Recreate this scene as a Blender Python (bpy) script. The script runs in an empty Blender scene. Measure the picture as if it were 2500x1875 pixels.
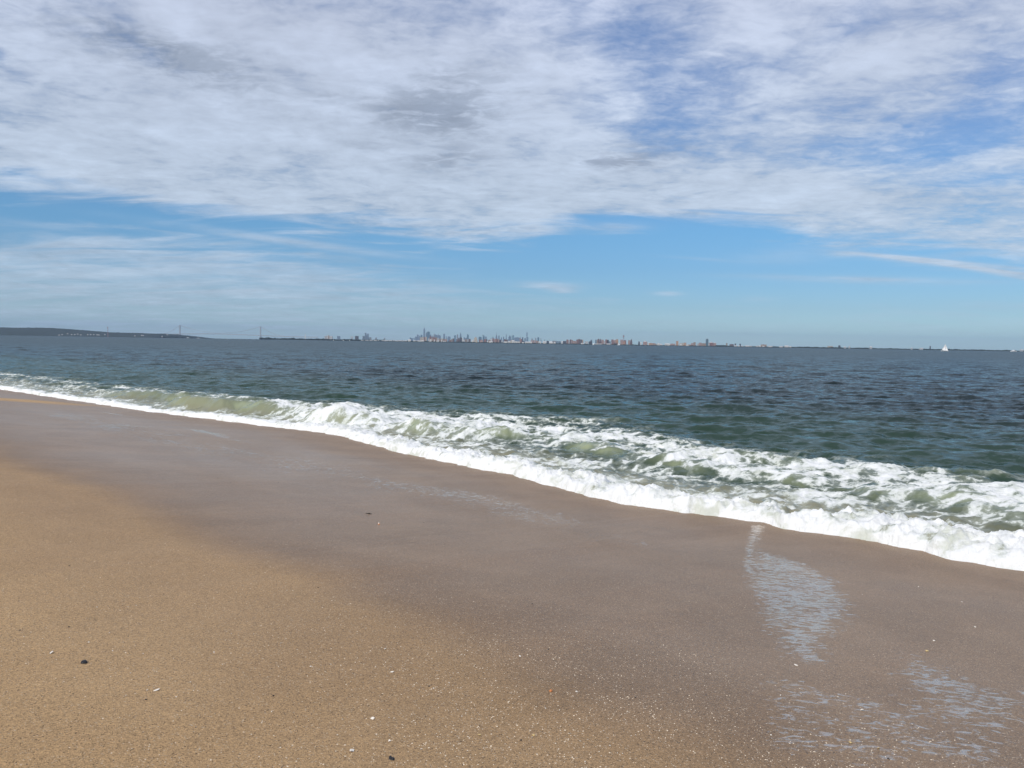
import bpy, bmesh, math, random
import numpy as np
from mathutils import Vector, Matrix

# ---------------------------------------------------------------- camera
SC = bpy.context.scene
COL = SC.collection
EYE = 2.4
FPX = 2083.33
PITCH = math.atan(99.3 / FPX)
ROLL = math.radians(0.905)
F_ = np.array([0, math.cos(PITCH), -math.sin(PITCH)])
R0 = np.array([1.0, 0, 0]); U0 = np.cross(R0, F_)
R_ = R0 * math.cos(ROLL) + U0 * math.sin(ROLL)
U_ = -R0 * math.sin(ROLL) + U0 * math.cos(ROLL)
cam_d = bpy.data.cameras.new("camera")
cam_d.sensor_width = 36; cam_d.lens = 30
cam_d.clip_start = 0.1; cam_d.clip_end = 120000
cam = bpy.data.objects.new("camera", cam_d); COL.objects.link(cam)
m = Matrix(((R_[0], U_[0], -F_[0]), (R_[1], U_[1], -F_[1]), (R_[2], U_[2], -F_[2])))
cam.matrix_world = Matrix.Translation((0, 0, EYE)) @ m.to_4x4()
SC.camera = cam
SC.render.resolution_x = 1024; SC.render.resolution_y = 768
SC.view_settings.view_transform = 'Standard'
SC.view_settings.look = 'None'
SC.view_settings.exposure = 0.0
SC.view_settings.gamma = 1
SC.cycles.volume_bounces = 0

def ray(px, py):
    return F_ + R_ * (px - 1250) / FPX + U_ * (937.5 - py) / FPX
def azel(px, py):
    d = ray(px, py); d = d / np.linalg.norm(d)
    return math.degrees(math.atan2(d[0], d[1])), math.degrees(math.asin(d[2]))

# ---------------------------------------------------------------- node helper
class G:
    def __init__(s, nt): s.nt = nt; s.N = nt.nodes; s.L = nt.links
    def new(s, t): return s.N.new(t)
    def put(s, sock, v):
        if isinstance(v, bpy.types.NodeSocket): s.L.new(v, sock)
        elif v is not None: sock.default_value = v
    def m(s, op, a, b=None, c=None, clamp=False):
        n = s.N.new('ShaderNodeMath'); n.operation = op; n.use_clamp = clamp
        s.put(n.inputs[0], a); s.put(n.inputs[1], b); s.put(n.inputs[2], c)
        return n.outputs[0]
    def v(s, op, a, b=None, scale=None):
        n = s.N.new('ShaderNodeVectorMath'); n.operation = op
        s.put(n.inputs[0], a); s.put(n.inputs[1], b)
        if scale is not None: s.put(n.inputs['Scale'], scale)
        return n.outputs[0]
    def noise(s, vec, scale, detail=4, rough=.5, dist=0, out='Fac'):
        n = s.N.new('ShaderNodeTexNoise'); s.put(n.inputs['Vector'], vec)
        n.inputs['Scale'].default_value = scale; n.inputs['Detail'].default_value = detail
        n.inputs['Roughness'].default_value = rough; n.inputs['Distortion'].default_value = dist
        return n.outputs[out]
    def mix(s, f, a, b):
        n = s.N.new('ShaderNodeMix'); n.data_type = 'RGBA'
        s.put(n.inputs[0], f); s.put(n.inputs[6], a); s.put(n.inputs[7], b)
        return n.outputs[2]
    def step(s, v, lo, hi, a=0.0, b=1.0):
        n = s.N.new('ShaderNodeMapRange'); n.interpolation_type = 'SMOOTHSTEP'
        s.put(n.inputs[0], v); s.put(n.inputs[1], lo); s.put(n.inputs[2], hi)
        s.put(n.inputs[3], a); s.put(n.inputs[4], b)
        return n.outputs[0]
    def lin(s, v, lo, hi, a=0.0, b=1.0):
        n = s.N.new('ShaderNodeMapRange')
        s.put(n.inputs[0], v); s.put(n.inputs[1], lo); s.put(n.inputs[2], hi)
        s.put(n.inputs[3], a); s.put(n.inputs[4], b)
        return n.outputs[0]
    def sep(s, v):
        n = s.N.new('ShaderNodeSeparateXYZ'); s.put(n.inputs[0], v); return n.outputs
    def comb(s, x, y, z=0.0):
        n = s.N.new('ShaderNodeCombineXYZ'); s.put(n.inputs[0], x); s.put(n.inputs[1], y); s.put(n.inputs[2], z)
        return n.outputs[0]
    def attr(s, name):
        n = s.N.new('ShaderNodeAttribute'); n.attribute_name = name; return n.outputs['Fac']
    def curve(s, v, pts, lo, hi):
        """piecewise curve through (in, out) points, in within [lo, hi]"""
        n = s.N.new('ShaderNodeFloatCurve')
        ys = [p[1] for p in pts]; y0, y1 = min(ys), max(ys) + 1e-6
        c = n.mapping.curves[0]
        P = [((x - lo) / (hi - lo), (y - y0) / (y1 - y0)) for x, y in pts]
        while len(c.points) < len(P): c.points.new(0.5, 0.5)
        for q, p in zip(c.points, P): q.location = p
        n.mapping.update()
        s.put(n.inputs['Value'], s.lin(v, lo, hi))
        return s.m('MULTIPLY_ADD', n.outputs[0], y1 - y0, y0)

# ---------------------------------------------------------------- sun and sky
SUN_EL, SUN_AZ = 44.0, 222.0                     # azimuth from +Y, clockwise: behind the camera, to the left
sd = Vector((math.sin(math.radians(SUN_AZ)) * math.cos(math.radians(SUN_EL)),
             math.cos(math.radians(SUN_AZ)) * math.cos(math.radians(SUN_EL)), math.sin(math.radians(SUN_EL))))
sun_d = bpy.data.lights.new("sun", 'SUN'); sun_d.energy = 3.0; sun_d.angle = math.radians(0.55)
sun_d.color = (1.0, 0.94, 0.85)
sun = bpy.data.objects.new("sun", sun_d); COL.objects.link(sun)
sun.rotation_euler = sd.to_track_quat('Z', 'Y').to_euler()

world = bpy.data.worlds.new("World"); SC.world = world; world.use_nodes = True
world.node_tree.nodes.clear()
g = G(world.node_tree)
sky = g.new('ShaderNodeTexSky'); sky.sky_type = 'NISHITA'; sky.sun_disc = False
sky.sun_elevation = math.radians(SUN_EL); sky.sun_rotation = math.radians(SUN_AZ)
sky.air_density = 1.0; sky.dust_density = 0.3; sky.ozone_density = 2.0
tc = g.new('ShaderNodeTexCoord').outputs['Generated']
x, y, z = g.sep(tc)
AZ = g.m('DEGREES', g.m('ARCTAN2', x, y)) if False else g.m('MULTIPLY', g.m('ARCTAN2', x, y), 57.29578)
EL = g.m('MULTIPLY', g.m('ARCSINE', z), 57.29578)
zz = g.m('ADD', g.m('MAXIMUM', z, 0.0), 0.10)
P = g.comb(g.m('DIVIDE', x, zz), g.m('DIVIDE', y, zz), 0.0)
P = g.v('ADD', P, (3.7, 1.9, 0.0))
# rotate the drift of the cloud streets a little
nA = g.noise(P, 0.55, 3, .5)
nB = g.noise(g.v('MULTIPLY', P, (1.0, 0.8, 1)), 1.5, 9, .56, .35)
nC = g.noise(P, 5.0, 7, .62, .4)
nD = g.noise(g.v('ADD', P, (9.1, 4.4, 2.0)), 3.1, 9, .6, .5)
nE = g.noise(g.v('ADD', g.v('MULTIPLY', P, (1.0, 1.25, 1)), (5.1, 2.4, 7.0)), 13.0, 6, .62, .5)
nR = g.noise(g.v('MULTIPLY', P, (.55, 1.25, 1)), 2.6, 8, .58, .6)
def blob(px, py, rx, ry, amp, tilt=0.0, p=1.0):
    """soft patch of the sky at a fixed azimuth and elevation"""
    a0, e0 = azel(px * 1.1302, py * 1.1302)
    ra, re = rx * .0311, ry * .0311
    c, s_ = math.cos(math.radians(tilt)), math.sin(math.radians(tilt))
    da = g.m('SUBTRACT', AZ, a0); de = g.m('SUBTRACT', EL, e0)
    u = g.m('ADD', g.m('MULTIPLY', da, c / ra), g.m('MULTIPLY', de, s_ / ra))
    w = g.m('ADD', g.m('MULTIPLY', da, -s_ / re), g.m('MULTIPLY', de, c / re))
    d2 = g.m('ADD', g.m('MULTIPLY', u, u), g.m('MULTIPLY', w, w))
    return g.m('MULTIPLY', g.m('EXPONENT', g.m('MULTIPLY', d2, -1.0)), amp)
def total(bs):
    t = bs[0]
    for b in bs[1:]: t = g.m('ADD', t, b)
    return t
def edge(pts):
    out = []
    for px, py in pts: out.append(azel(px * 1.1302, py * 1.1302))
    out = [(-180, out[0][1])] + out + [(180, out[-1][1])]
    return out
A = g.curve(AZ, edge([(0, 408), (200, 440), (400, 468), (600, 490), (800, 505), (1000, 528), (1130, 528), (1250, 482), (1400, 478),
                      (1600, 490), (1800, 528), (2000, 545), (2212, 555)]), -180, 180)
B = g.curve(AZ, edge([(0, 482), (250, 492), (450, 510), (700, 545), (1000, 590), (1300, 640), (1700, 665), (2212, 640)]), -180, 180)
wob = g.m('MULTIPLY', g.m('SUBTRACT', nR, .5), 5.5)
up = g.step(g.m('ADD', g.m('SUBTRACT', EL, A), wob), -0.55, 1.3)
# holes (negative) and thick places (positive) of the high layer
tune = total([
    blob(1330, 60, 190, 120, -.36, -35), blob(1150, 20, 110, 40, -.1), blob(1480, 200, 330, 95, -.26, 12),
    blob(2150, 255, 130, 60, -.36, 20), blob(2020, 325, 180, 34, -.55, 6), blob(2150, 385, 110, 20, -.4), blob(1900, 300, 200, 25, -.2, 10),
    blob(1850, 30, 90, 30, -.18, 40), blob(2180, 130, 70, 50, -.2), blob(1700, 410, 260, 18, -.22), blob(1850, 415, 330, 26, .22, -4),
    blob(0, 120, 10, 12, -.35), blob(500, 60, 300, 130, .35), blob(950, 240, 320, 160, .3), blob(1900, 100, 240, 80, .14),
    blob(200, 300, 500, 120, .3), blob(1300, 400, 500, 70, .2), blob(1100, 240, 150, 40, .1), blob(600, 430, 700, 30, .12)])
dens = g.m('ADD', g.m('MULTIPLY_ADD', g.m('SUBTRACT', nB, .5), 1.45, .78), tune)
rightside = g.m('MULTIPLY', g.step(AZ, -2, 9), g.step(EL, 6, 11))
dens = g.m('ADD', dens, g.m('ADD', g.m('MULTIPLY', g.m('SUBTRACT', nD, .5), 1.25), g.m('ADD', g.m('MULTIPLY', g.m('SUBTRACT', nC, .5), .9), g.m('MULTIPLY', g.m('SUBTRACT', nE, .5), .85))))
dens = g.m('SUBTRACT', dens, g.m('MULTIPLY', rightside, -.06))
covU = g.m('MULTIPLY', up, g.step(dens, .02, 1.05, .1, .97))
# thin low bank on the left, streaks on the right
lowm = g.step(g.m('ADD', g.m('SUBTRACT', B, EL), g.m('MULTIPLY', g.m('SUBTRACT', nR, .5), 4.0)), -.3, 1.6)
lowd = g.step(g.m('ADD', g.m('MULTIPLY_ADD', g.m('SUBTRACT', nR, .5), 1.7, .42),
                  total([blob(150, 560, 600, 90, .25), blob(700, 620, 500, 60, .05)])), .0, 1.0, 0.1, .85)
side = g.curve(AZ, [(-180, .9), (-33, 1.0), (-18, .95), (-4, .6), (8, .36), (33, .35), (180, .4)], -180, 180)
covL = g.m('MULTIPLY', g.m('MULTIPLY', lowm, lowd), side)
ns = g.step(nR, .34, .62, .35, 1.0)
strk = g.m('MULTIPLY', total([
    blob(620, 521, 235, 9, .62, -5.5), blob(150, 497, 150, 7, .3, -5), blob(1340, 488, 60, 9, .55), blob(1180, 617, 62, 7.5, .85),
    blob(1215, 629, 30, 6, .75, 0), blob(1443, 634, 28, 5, .6), blob(1640, 646, 40, 7, .2), blob(2060, 570, 190, 7, .85, -8),
     blob(2095, 548, 70, 8, .75, 4), blob(1850, 604, 210, 7, .6, -2), blob(1820, 550, 30, 6, .4),
    blob(1690, 554, 90, 14, .28), blob(1530, 560, 90, 3.5, .2, -4), blob(430, 682, 110, 5, .35), blob(850, 610, 300, 9, .18), blob(2140, 692, 50, 3, .2)]), ns)
trail = g.m('MULTIPLY', total([blob(1990, 560, 110, 3.2, .85, -7), blob(2130, 582, 110, 3.6, .8, -10), blob(2250, 606, 90, 4, .8, -11)]), g.step(nC, .25, .55, .55, 1.0))
strk = g.m('ADD', strk, trail)
cov = g.m('MAXIMUM', g.m('MAXIMUM', covU, covL), g.m('MINIMUM', strk, .9))
# brightness of the cloud itself: thick shelves are greyer below
shade = g.m('ADD', total([
    blob(960, 200, 190, 70, .50, 5), blob(950, 265, 130, 40, .45), blob(980, 345, 110, 28, .5, 4), blob(1270, 348, 30, 10, .25),
    blob(1400, 330, 120, 38, .40, 6), blob(1320, 352, 80, 14, .4), blob(330, 95, 170, 42, .42, -8), blob(480, 170, 180, 60, .28, -5), blob(90, 40, 130, 60, .16),
    blob(700, 208, 40, 12, .2), blob(790, 310, 60, 18, .3), blob(1000, 500, 420, 26, .18), blob(300, 445, 400, 16, .1),
    blob(750, 60, 200, 45, -.2), blob(350, 15, 200, 40, -.25), blob(720, 165, 200, 40, -.06), blob(1050, 320, 260, 40, -.08)]),
    g.m('MULTIPLY', g.m('SUBTRACT', nA, .5), .3))
nP = g.noise(g.v('MULTIPLY', P, (1, 1.4, 1)), 9, 7, .66, .5)
patch = g.step(g.m('ADD', nP, g.m('MULTIPLY', g.m('SUBTRACT', shade, .2), .30)), .42, .66)
shade2 = g.m('MULTIPLY', g.m('MAXIMUM', shade, 0.0), g.m('MULTIPLY_ADD', patch, 1.25, .22), None, True)
lit = g.m('ADD', g.m('ADD', g.m('MULTIPLY_ADD', g.m('SUBTRACT', nB, .5), .5, 1.03), g.m('MULTIPLY', g.m('SUBTRACT', nD, .5), .6)), g.m('ADD', g.m('MULTIPLY', g.m('SUBTRACT', nC, .5), .40), g.m('MULTIPLY', g.m('SUBTRACT', nE, .5), .30)))
ccol = g.mix(g.lin(EL, 2, 26), (.49, .60, .72, 1), (.55, .60, .755, 1))
ccol = g.mix(g.m('MULTIPLY', g.m('MINIMUM', shade2, 1.0), 1.0), ccol, (.30, .355, .455, 1))
ccol = g.v('SCALE', ccol, scale=lit)
cr = g.new('ShaderNodeValToRGB'); g.put(cr.inputs[0], g.lin(EL, 0, 25))
tints = [(0.2, .74, 1.10, 1.50), (2.5, .60, .86, 1.20), (4.9, .55, .85, 1.19), (7.4, .57, .93, 1.24), (10.3, .66, .97, 1.27),
         (16, .88, 1.04, 1.33), (21, 1.02, 1.18, 1.46)]
while len(cr.color_ramp.elements) < len(tints): cr.color_ramp.elements.new(.5)
for e_, t_ in zip(cr.color_ramp.elements, tints):
    e_.position = t_[0] / 25; e_.color = (t_[1] / 2, t_[2] / 2, t_[3] / 2, 1)
skyc = g.v('MULTIPLY', sky.outputs[0], (0.17, 0.17, 0.17))
skyc = g.v('MULTIPLY', skyc, cr.outputs[0])
allc = g.mix(g.m('MINIMUM', cov, .98), skyc, ccol)
bg = g.new('ShaderNodeBackground'); g.L.new(allc, bg.inputs[0]); bg.inputs[1].default_value = 1.0
wo = g.new('ShaderNodeOutputWorld'); g.L.new(bg.outputs[0], wo.inputs[0])
world.cycles.sampling_method = 'MANUAL'; world.cycles.sample_map_resolution = 1024

# ---------------------------------------------------------------- tagging helpers
def tag(o, label=None, cat=None, group=None, kind=None):
    if label: o['label'] = label
    if cat: o['category'] = cat
    if group: o['group'] = group
    if kind: o['kind'] = kind
    return o
def empty(name, loc, label, cat, group=None, rz=0):
    o = bpy.data.objects.new(name, None); COL.objects.link(o); o.location = loc; o.rotation_euler = (0, 0, rz)
    o.empty_display_size = .1
    return tag(o, label, cat, group)
def link_mesh(name, me, mat, parent=None, loc=None):
    if mat is not None and not me.materials: me.materials.append(mat)
    o = bpy.data.objects.new(name, me); COL.objects.link(o)
    if parent: o.parent = parent
    if loc is not None: o.location = loc
    return o
class MB:
    """collects simple shapes into one mesh"""
    def __init__(s): s.v = []; s.f = []
    def box(s, x0, x1, y0, y1, z0, z1, top=1.0):
        n = len(s.v); cx, cy = (x0 + x1) / 2, (y0 + y1) / 2
        s.v += [(x0, y0, z0), (x1, y0, z0), (x1, y1, z0), (x0, y1, z0)]
        s.v += [(cx + (a - cx) * top, cy + (b - cy) * top, z1) for a, b in ((x0, y0), (x1, y0), (x1, y1), (x0, y1))]
        s.f += [[n + i for i in q] for q in ((3, 2, 1, 0), (4, 5, 6, 7), (0, 1, 5, 4), (1, 2, 6, 5), (2, 3, 7, 6), (3, 0, 4, 7))]
        return s
    def cone(s, cx, cy, z0, z1, r0, r1, n=10, cap=True):
        b = len(s.v)
        for z, r in ((z0, r0), (z1, r1)):
            s.v += [(cx + r * math.cos(2 * math.pi * i / n), cy + r * math.sin(2 * math.pi * i / n), z) for i in range(n)]
        s.f += [[b + i, b + (i + 1) % n, b + n + (i + 1) % n, b + n + i] for i in range(n)]
        if cap: s.f += [[b + n + i for i in range(n)], [b + n - 1 - i for i in range(n)]]
        return s
    def tube(s, p0, p1, r0, r1=None, n=6):
        r1 = r0 if r1 is None else r1
        p0 = Vector(p0); p1 = Vector(p1); d = (p1 - p0).normalized()
        a = d.orthogonal().normalized(); c = d.cross(a); b = len(s.v)
        for p, r in ((p0, r0), (p1, r1)):
            s.v += [tuple(p + (a * math.cos(2 * math.pi * i / n) + c * math.sin(2 * math.pi * i / n)) * r) for i in range(n)]
        s.f += [[b + i, b + (i + 1) % n, b + n + (i + 1) % n, b + n + i] for i in range(n)]
        s.f += [[b + n + i for i in range(n)], [b + n - 1 - i for i in range(n)]]
        return s
    def poly(s, v, f):
        n = len(s.v); s.v += [tuple(q) for q in v]; s.f += [[n + i for i in q] for q in f]; return s
    def gable(s, x0, x1, y0, y1, z0, z1):
        ym = (y0 + y1) / 2
        return s.poly([(x0, y0, z0), (x1, y0, z0), (x1, y1, z0), (x0, y1, z0), (x0, ym, z1), (x1, ym, z1)],
                      [(0, 1, 5, 4), (2, 3, 4, 5), (0, 4, 3), (1, 2, 5), (3, 2, 1, 0)])
    def build(s, name, mat, parent=None, loc=None):
        me = bpy.data.meshes.new(name); me.from_pydata(s.v, [], s.f); me.update()
        return link_mesh(name, me, mat, parent, loc)

# ---------------------------------------------------------------- vectorised noise
_rng = np.random.RandomState(7)
_PERM = _rng.permutation(256).astype(np.int32); _PERM = np.concatenate([_PERM, _PERM])
_ang = _rng.rand(256) * 2 * np.pi; _GX = np.cos(_ang).astype(np.float32); _GY = np.sin(_ang).astype(np.float32)
def pn(x, y, seed=0):
    x = x + seed * 17.31; y = y + seed * 9.17
    xi = np.floor(x).astype(np.int32); yi = np.floor(y).astype(np.int32)
    xf = (x - xi).astype(np.float32); yf = (y - yi).astype(np.float32)
    u = xf * xf * xf * (xf * (xf * 6 - 15) + 10); v = yf * yf * yf * (yf * (yf * 6 - 15) + 10)
    xi &= 255; yi &= 255; x1 = (xi + 1) & 255; y1 = (yi + 1) & 255
    def gr(a, b, dx, dy):
        h = _PERM[_PERM[a] + b]; return _GX[h] * dx + _GY[h] * dy
    n00 = gr(xi, yi, xf, yf); n10 = gr(x1, yi, xf - 1, yf); n01 = gr(xi, y1, xf, yf - 1); n11 = gr(x1, y1, xf - 1, yf - 1)
    a = n00 + u * (n10 - n00); b = n01 + u * (n11 - n01)
    return (a + v * (b - a)) * 1.5
def fbm(x, y, octv=4, seed=0, gain=.5, lac=2.03):
    t = 0; a = 1.0; n = 0
    for i in range(octv):
        t = t + a * pn(x, y, seed + i); n += a; a *= gain; x = x * lac; y = y * lac
    return t / n * 1.3
def billow(x, y, octv=3, seed=0, gain=.5):
    t = 0; a = 1.0; n = 0
    for i in range(octv):
        t = t + a * (1 - np.abs(pn(x, y, seed + i)) * 1.6); n += a; a *= gain; x = x * 2.1; y = y * 2.1
    return t / n
def ss(v, a, b):
    t = np.clip((v - a) / (b - a), 0, 1); return t * t * (3 - 2 * t)

# ---------------------------------------------------------------- the shoreline frame
# s runs along the waterline (away to the left), t points out to sea
Q = math.sqrt(.5)
def st(x, y): return (-x + y) * Q, (x + y) * Q - 10.75
def xy(s, t): return ((t + 10.75) - s) * Q, ((t + 10.75) + s) * Q
FRONT = [(-30, -.3), (0, -.3), (2.5, -.29), (4, -.17), (4.2, -.05), (5, -.22), (6.1, -.11), (7, -.45), (8.2, -.51), (9.6, -.11), (11, .17),
         (12.5, .38), (14, .43), (16.2, .85), (18.6, 1.43), (20.5, 1.21), (22.5, 1.0), (28.6, .42), (42.8, -.08), (60, 0), (200, 0)]
OUTER = [(-30, 6.2), (4.2, 6.25), (6, 6.7), (10, 6.7), (11.9, 7.25), (15, 8.8), (17.6, 8.8), (20.9, 7.9), (25.2, 7.3), (29, 6.6), (31.5, 5.5),
         (35.9, 5.2), (43.7, 4.2), (60, 4.3), (200, 4.3)]
WID = [(-30, 1.6), (3, 1.65), (5, 1.5), (6.6, 1.15), (8.3, .95), (10.6, .9), (12.5, 1.1), (15.5, 1.0), (17, 1.2), (19.8, .9), (24, .42), (32, .62), (43, .55), (200, .55)]
def tab(T, s): return np.interp(s, [p[0] for p in T], [p[1] for p in T])
def front(s):
    f = (tab(FRONT, s - .35) + tab(FRONT, s) + tab(FRONT, s + .35)) / 3
    return f + .13 * pn(s * .9, s * 0 + 3.3, 5) + .065 * pn(s * 2.9, s * 0 + 8.3, 6) + .032 * pn(s * 8., s * 0 + 1.3, 7)
def sand_z(x, y):
    s, t = st(x, y); tt = t - front(np.asarray(s, dtype=float))
    z = np.where(tt < 0, -tt * .080, -tt * .11)
    z = z + np.where(tt < 0, np.minimum(1, -tt / 2) * .012 * fbm(x * .35, y * .35, 3, 31), 0)
    far = np.clip(-tt - 14, 0, None)
    return np.minimum(z, 1.15 + far * .01) if np.ndim(z) else min(float(z), 1.15 + float(far) * .01)
def on_sand(px, py):
    d = ray(px, py); z = 0.0
    for i in range(30):
        k = (z - EYE) / d[2]; x, y = k * d[0], k * d[1]
        z = float(sand_z(np.array([x]), np.array([y]))[0])
    return x, y, z

# ---------------------------------------------------------------- materials
def newmat(name):
    ma = bpy.data.materials.new(name); ma.use_nodes = True
    ma.node_tree.nodes.clear(); return ma, G(ma.node_tree)
def surf(g, shader):
    o = g.new('ShaderNodeOutputMaterial'); g.L.new(shader, o.inputs[0])
def bsdf(g, col, rough=.6, ior=1.45, normal=None, **kw):
    b = g.new('ShaderNodeBsdfPrincipled'); g.put(b.inputs['Base Color'], col); g.put(b.inputs['Roughness'], rough)
    g.put(b.inputs['IOR'], ior)
    if normal is not None: g.put(b.inputs['Normal'], normal)
    for k, v in kw.items(): g.put(b.inputs[k.replace('_', ' ')], v)
    return b.outputs[0]
_pm = {}
def paint(name, col, rough=.6, var=.12, scale=8.0):
    if name in _pm: return _pm[name]
    ma, g = newmat(name)
    tc = g.new('ShaderNodeTexCoord').outputs['Object']
    n = g.noise(tc, scale, 4, .6)
    c = g.v('SCALE', tuple(col[:3]), scale=g.m('MULTIPLY_ADD', g.m('SUBTRACT', n, .5), var * 2.5, 1.0))
    surf(g, bsdf(g, c, rough)); _pm[name] = ma; return ma
def facade(name, col, glass=(.05, .07, .09), fh=3.4, bay=4.0):
    """wall with rows of windows worked into it"""
    if name in _pm: return _pm[name]
    ma, g = newmat(name)
    x, y, z = g.sep(g.new('ShaderNodeTexCoord').outputs['Object'])
    h = g.m('ADD', x, g.m('MULTIPLY', y, .97))
    a = g.m('PINGPONG', h, bay / 2); b = g.m('PINGPONG', z, fh / 2)
    w = g.m('MULTIPLY', g.m('GREATER_THAN', a, bay * .27), g.m('GREATER_THAN', b, fh * .25))
    nz = g.noise(g.comb(g.m('MULTIPLY', h, .05), 0.0, g.m('MULTIPLY', z, .01)), 1.0, 3)
    c = g.v('SCALE', tuple(col), scale=g.m('MULTIPLY_ADD', g.m('SUBTRACT', nz, .5), .7, 1.0))
    surf(g, bsdf(g, g.mix(w, c, (*glass, 1)), .5)); _pm[name] = ma; return ma

# ---- sand
sand_m, g = newmat("sand")
P = g.new('ShaderNodeTexCoord').outputs['Object']
wet = g.attr('wet'); sheen = g.attr('sheen'); film = g.attr('film'); tpos = g.attr('tpos')
big = g.noise(P, .9, 4, .55)
mid = g.noise(P, 9, 4, .6)
gr1 = g.noise(P, 75, 5, .85)
gr2 = g.noise(P, 420, 2, .7)
vo = g.new('ShaderNodeTexVoronoi'); g.put(vo.inputs['Vector'], P); vo.inputs['Scale'].default_value = 190
vcol = g.sep(vo.outputs['Color'])
grain = g.m('ADD', g.m('MULTIPLY', g.m('SUBTRACT', gr1, .5), 1.1), g.m('MULTIPLY', g.m('SUBTRACT', gr2, .5), .9))
grain = g.m('ADD', grain, g.m('MULTIPLY', g.m('SUBTRACT', vcol[0], .5), .38))
tone = g.m('ADD', g.m('MULTIPLY', g.m('SUBTRACT', big, .5), .28), g.m('MULTIPLY', g.m('SUBTRACT', mid, .5), .14))
lum = g.m('ADD', g.m('ADD', 1.0, tone), g.m('MULTIPLY', grain, 1.5))
dry = g.mix(g.step(g.noise(P, .5, 2), .3, .7), (.450, .285, .136, 1), (.515, .336, .166, 1))
wetc = g.mix(g.step(g.noise(P, 1.3, 3), .35, .65), (.208, .129, .065, 1), (.240, .152, .080, 1))
col = g.mix(wet, dry, wetc)
col = g.v('SCALE', col, scale=g.m('MAXIMUM', lum, .15))
brightg = g.m('GREATER_THAN', vcol[1], .972)
darkg = g.m('LESS_THAN', vcol[2], .035)
col = g.mix(g.m('MULTIPLY', brightg, .7), col, (.62, .50, .36, 1))
col = g.mix(g.m('MULTIPLY', darkg, .75), col, (.03, .022, .015, 1))
bu = g.new('ShaderNodeBump'); bu.inputs['Strength'].default_value = 1.0
g.put(bu.inputs['Distance'], g.lin(wet, 0, 1, .0085, .0035))
g.put(bu.inputs['Height'], g.m('ADD', g.m('ADD', g.m('MULTIPLY', gr1, .9), g.m('MULTIPLY', mid, 1.2)), g.m('MULTIPLY', vo.outputs['Distance'], .5)))
base = bsdf(g, col, g.lin(wet, 0, 1, .85, .48), 1.4, bu.outputs[0])
# thin sheet of water left by the backwash: ripple marks drawn across the slope
r1 = g.noise(g.v('MULTIPLY', P, (10, 21, 1)), 1.0, 4, .58, 1.1)
r2 = g.noise(g.v('MULTIPLY', P, (26, 64, 1)), 1.0, 3, .6, .5)
pat = g.m('ADD', g.m('MULTIPLY', r1, .75), g.m('MULTIPLY', r2, .25))
fm = g.step(g.m('ADD', pat, g.m('MULTIPLY', g.m('SUBTRACT', film, .5), .9)), .475, .585)
fm = g.m('MULTIPLY', fm, g.step(film, .10, .42))
nb = g.new('ShaderNodeBump'); nb.inputs['Strength'].default_value = .6; nb.inputs['Distance'].default_value = .004
g.put(nb.inputs['Height'], g.m('ADD', g.m('MULTIPLY', g.noise(g.v('MULTIPLY', P, (5, 14, 1)), 1.0, 5, .65), 2.5), g.m('MULTIPLY', gr1, .25)))
gl = g.new('ShaderNodeBsdfGlossy'); gl.inputs['Color'].default_value = (1, .92, .83, 1)
g.put(gl.inputs['Roughness'], g.mix(fm, (.26, .26, .26, 1), (.10, .10, .10, 1))); g.put(gl.inputs['Normal'], nb.outputs[0])
fr = g.new('ShaderNodeFresnel'); fr.inputs['IOR'].default_value = 1.33; g.put(fr.inputs['Normal'], nb.outputs[0])
amt = g.m('MULTIPLY', g.m('ADD', g.m('MULTIPLY', sheen, g.m('MULTIPLY_ADD', g.m('SUBTRACT', gr1, .5), .34, .21)), g.m('MULTIPLY', fm, .36)), fr.outputs[0])
amt = g.m('ADD', amt, g.m('MULTIPLY', fm, .13), None, True)
mx = g.new('ShaderNodeMixShader'); g.put(mx.inputs[0], g.m('MINIMUM', amt, .95)); g.L.new(base, mx.inputs[1]); g.L.new(gl.outputs[0], mx.inputs[2])
surf(g, mx.outputs[0])

# ---- sea water with foam
sea_m, g = newmat("sea_water")
P = g.new('ShaderNodeTexCoord').outputs['Object']
foam = g.attr('foam'); shal = g.attr('shallow'); glow = g.attr('glow'); far = g.attr('far')
dist_n = g.noise(g.v('MULTIPLY', P, (.012, .03, 1)), 1.0, 4, .6)
deep = g.mix(g.step(dist_n, .35, .65), (.005, .011, .012, 1), (.010, .018, .018, 1))
c = g.mix(g.step(shal, 0.0, .5), deep, (.020, .042, .026, 1))
c = g.mix(g.step(shal, .5, 1.0), c, (.235, .225, .150, 1))
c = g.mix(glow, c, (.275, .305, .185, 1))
f1 = g.noise(g.v('MULTIPLY', P, (6, 9, 6)), 1.0, 6, .65, .8)
f2 = g.noise(P, 22, 4, .65, .3)
ft = g.m('ADD', g.m('MULTIPLY', g.m('SUBTRACT', f1, .5), .85), g.m('MULTIPLY', g.m('SUBTRACT', f2, .5), .8))
fm = g.step(g.m('ADD', foam, ft), .42, .74)
veil = g.m('MULTIPLY', g.step(g.m('ADD', foam, g.m('MULTIPLY', ft, .6)), .05, .6), .34)
fm = g.m('MAXIMUM', fm, veil)
N1 = g.noise(g.v('MULTIPLY', P, (1, 1.5, 1)), 2.8, 6, .62, .6, out='Color')
N2 = g.noise(g.v('MULTIPLY', P, (.7, 1, 1)), .28, 5, .6, .4, out='Color')
N3 = g.noise(g.v('MULTIPLY', P, (.6, 1, 1)), .035, 5, .6, out='Color')
half = (.5, .5, .5)
t1 = g.v('SCALE', g.v('SUBTRACT', N1, half), scale=g.lin(far, 0, 1, .95, .8))
t2 = g.v('SCALE', g.v('SUBTRACT', N2, half), scale=g.lin(far, 0, 1, .10, .55))
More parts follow.
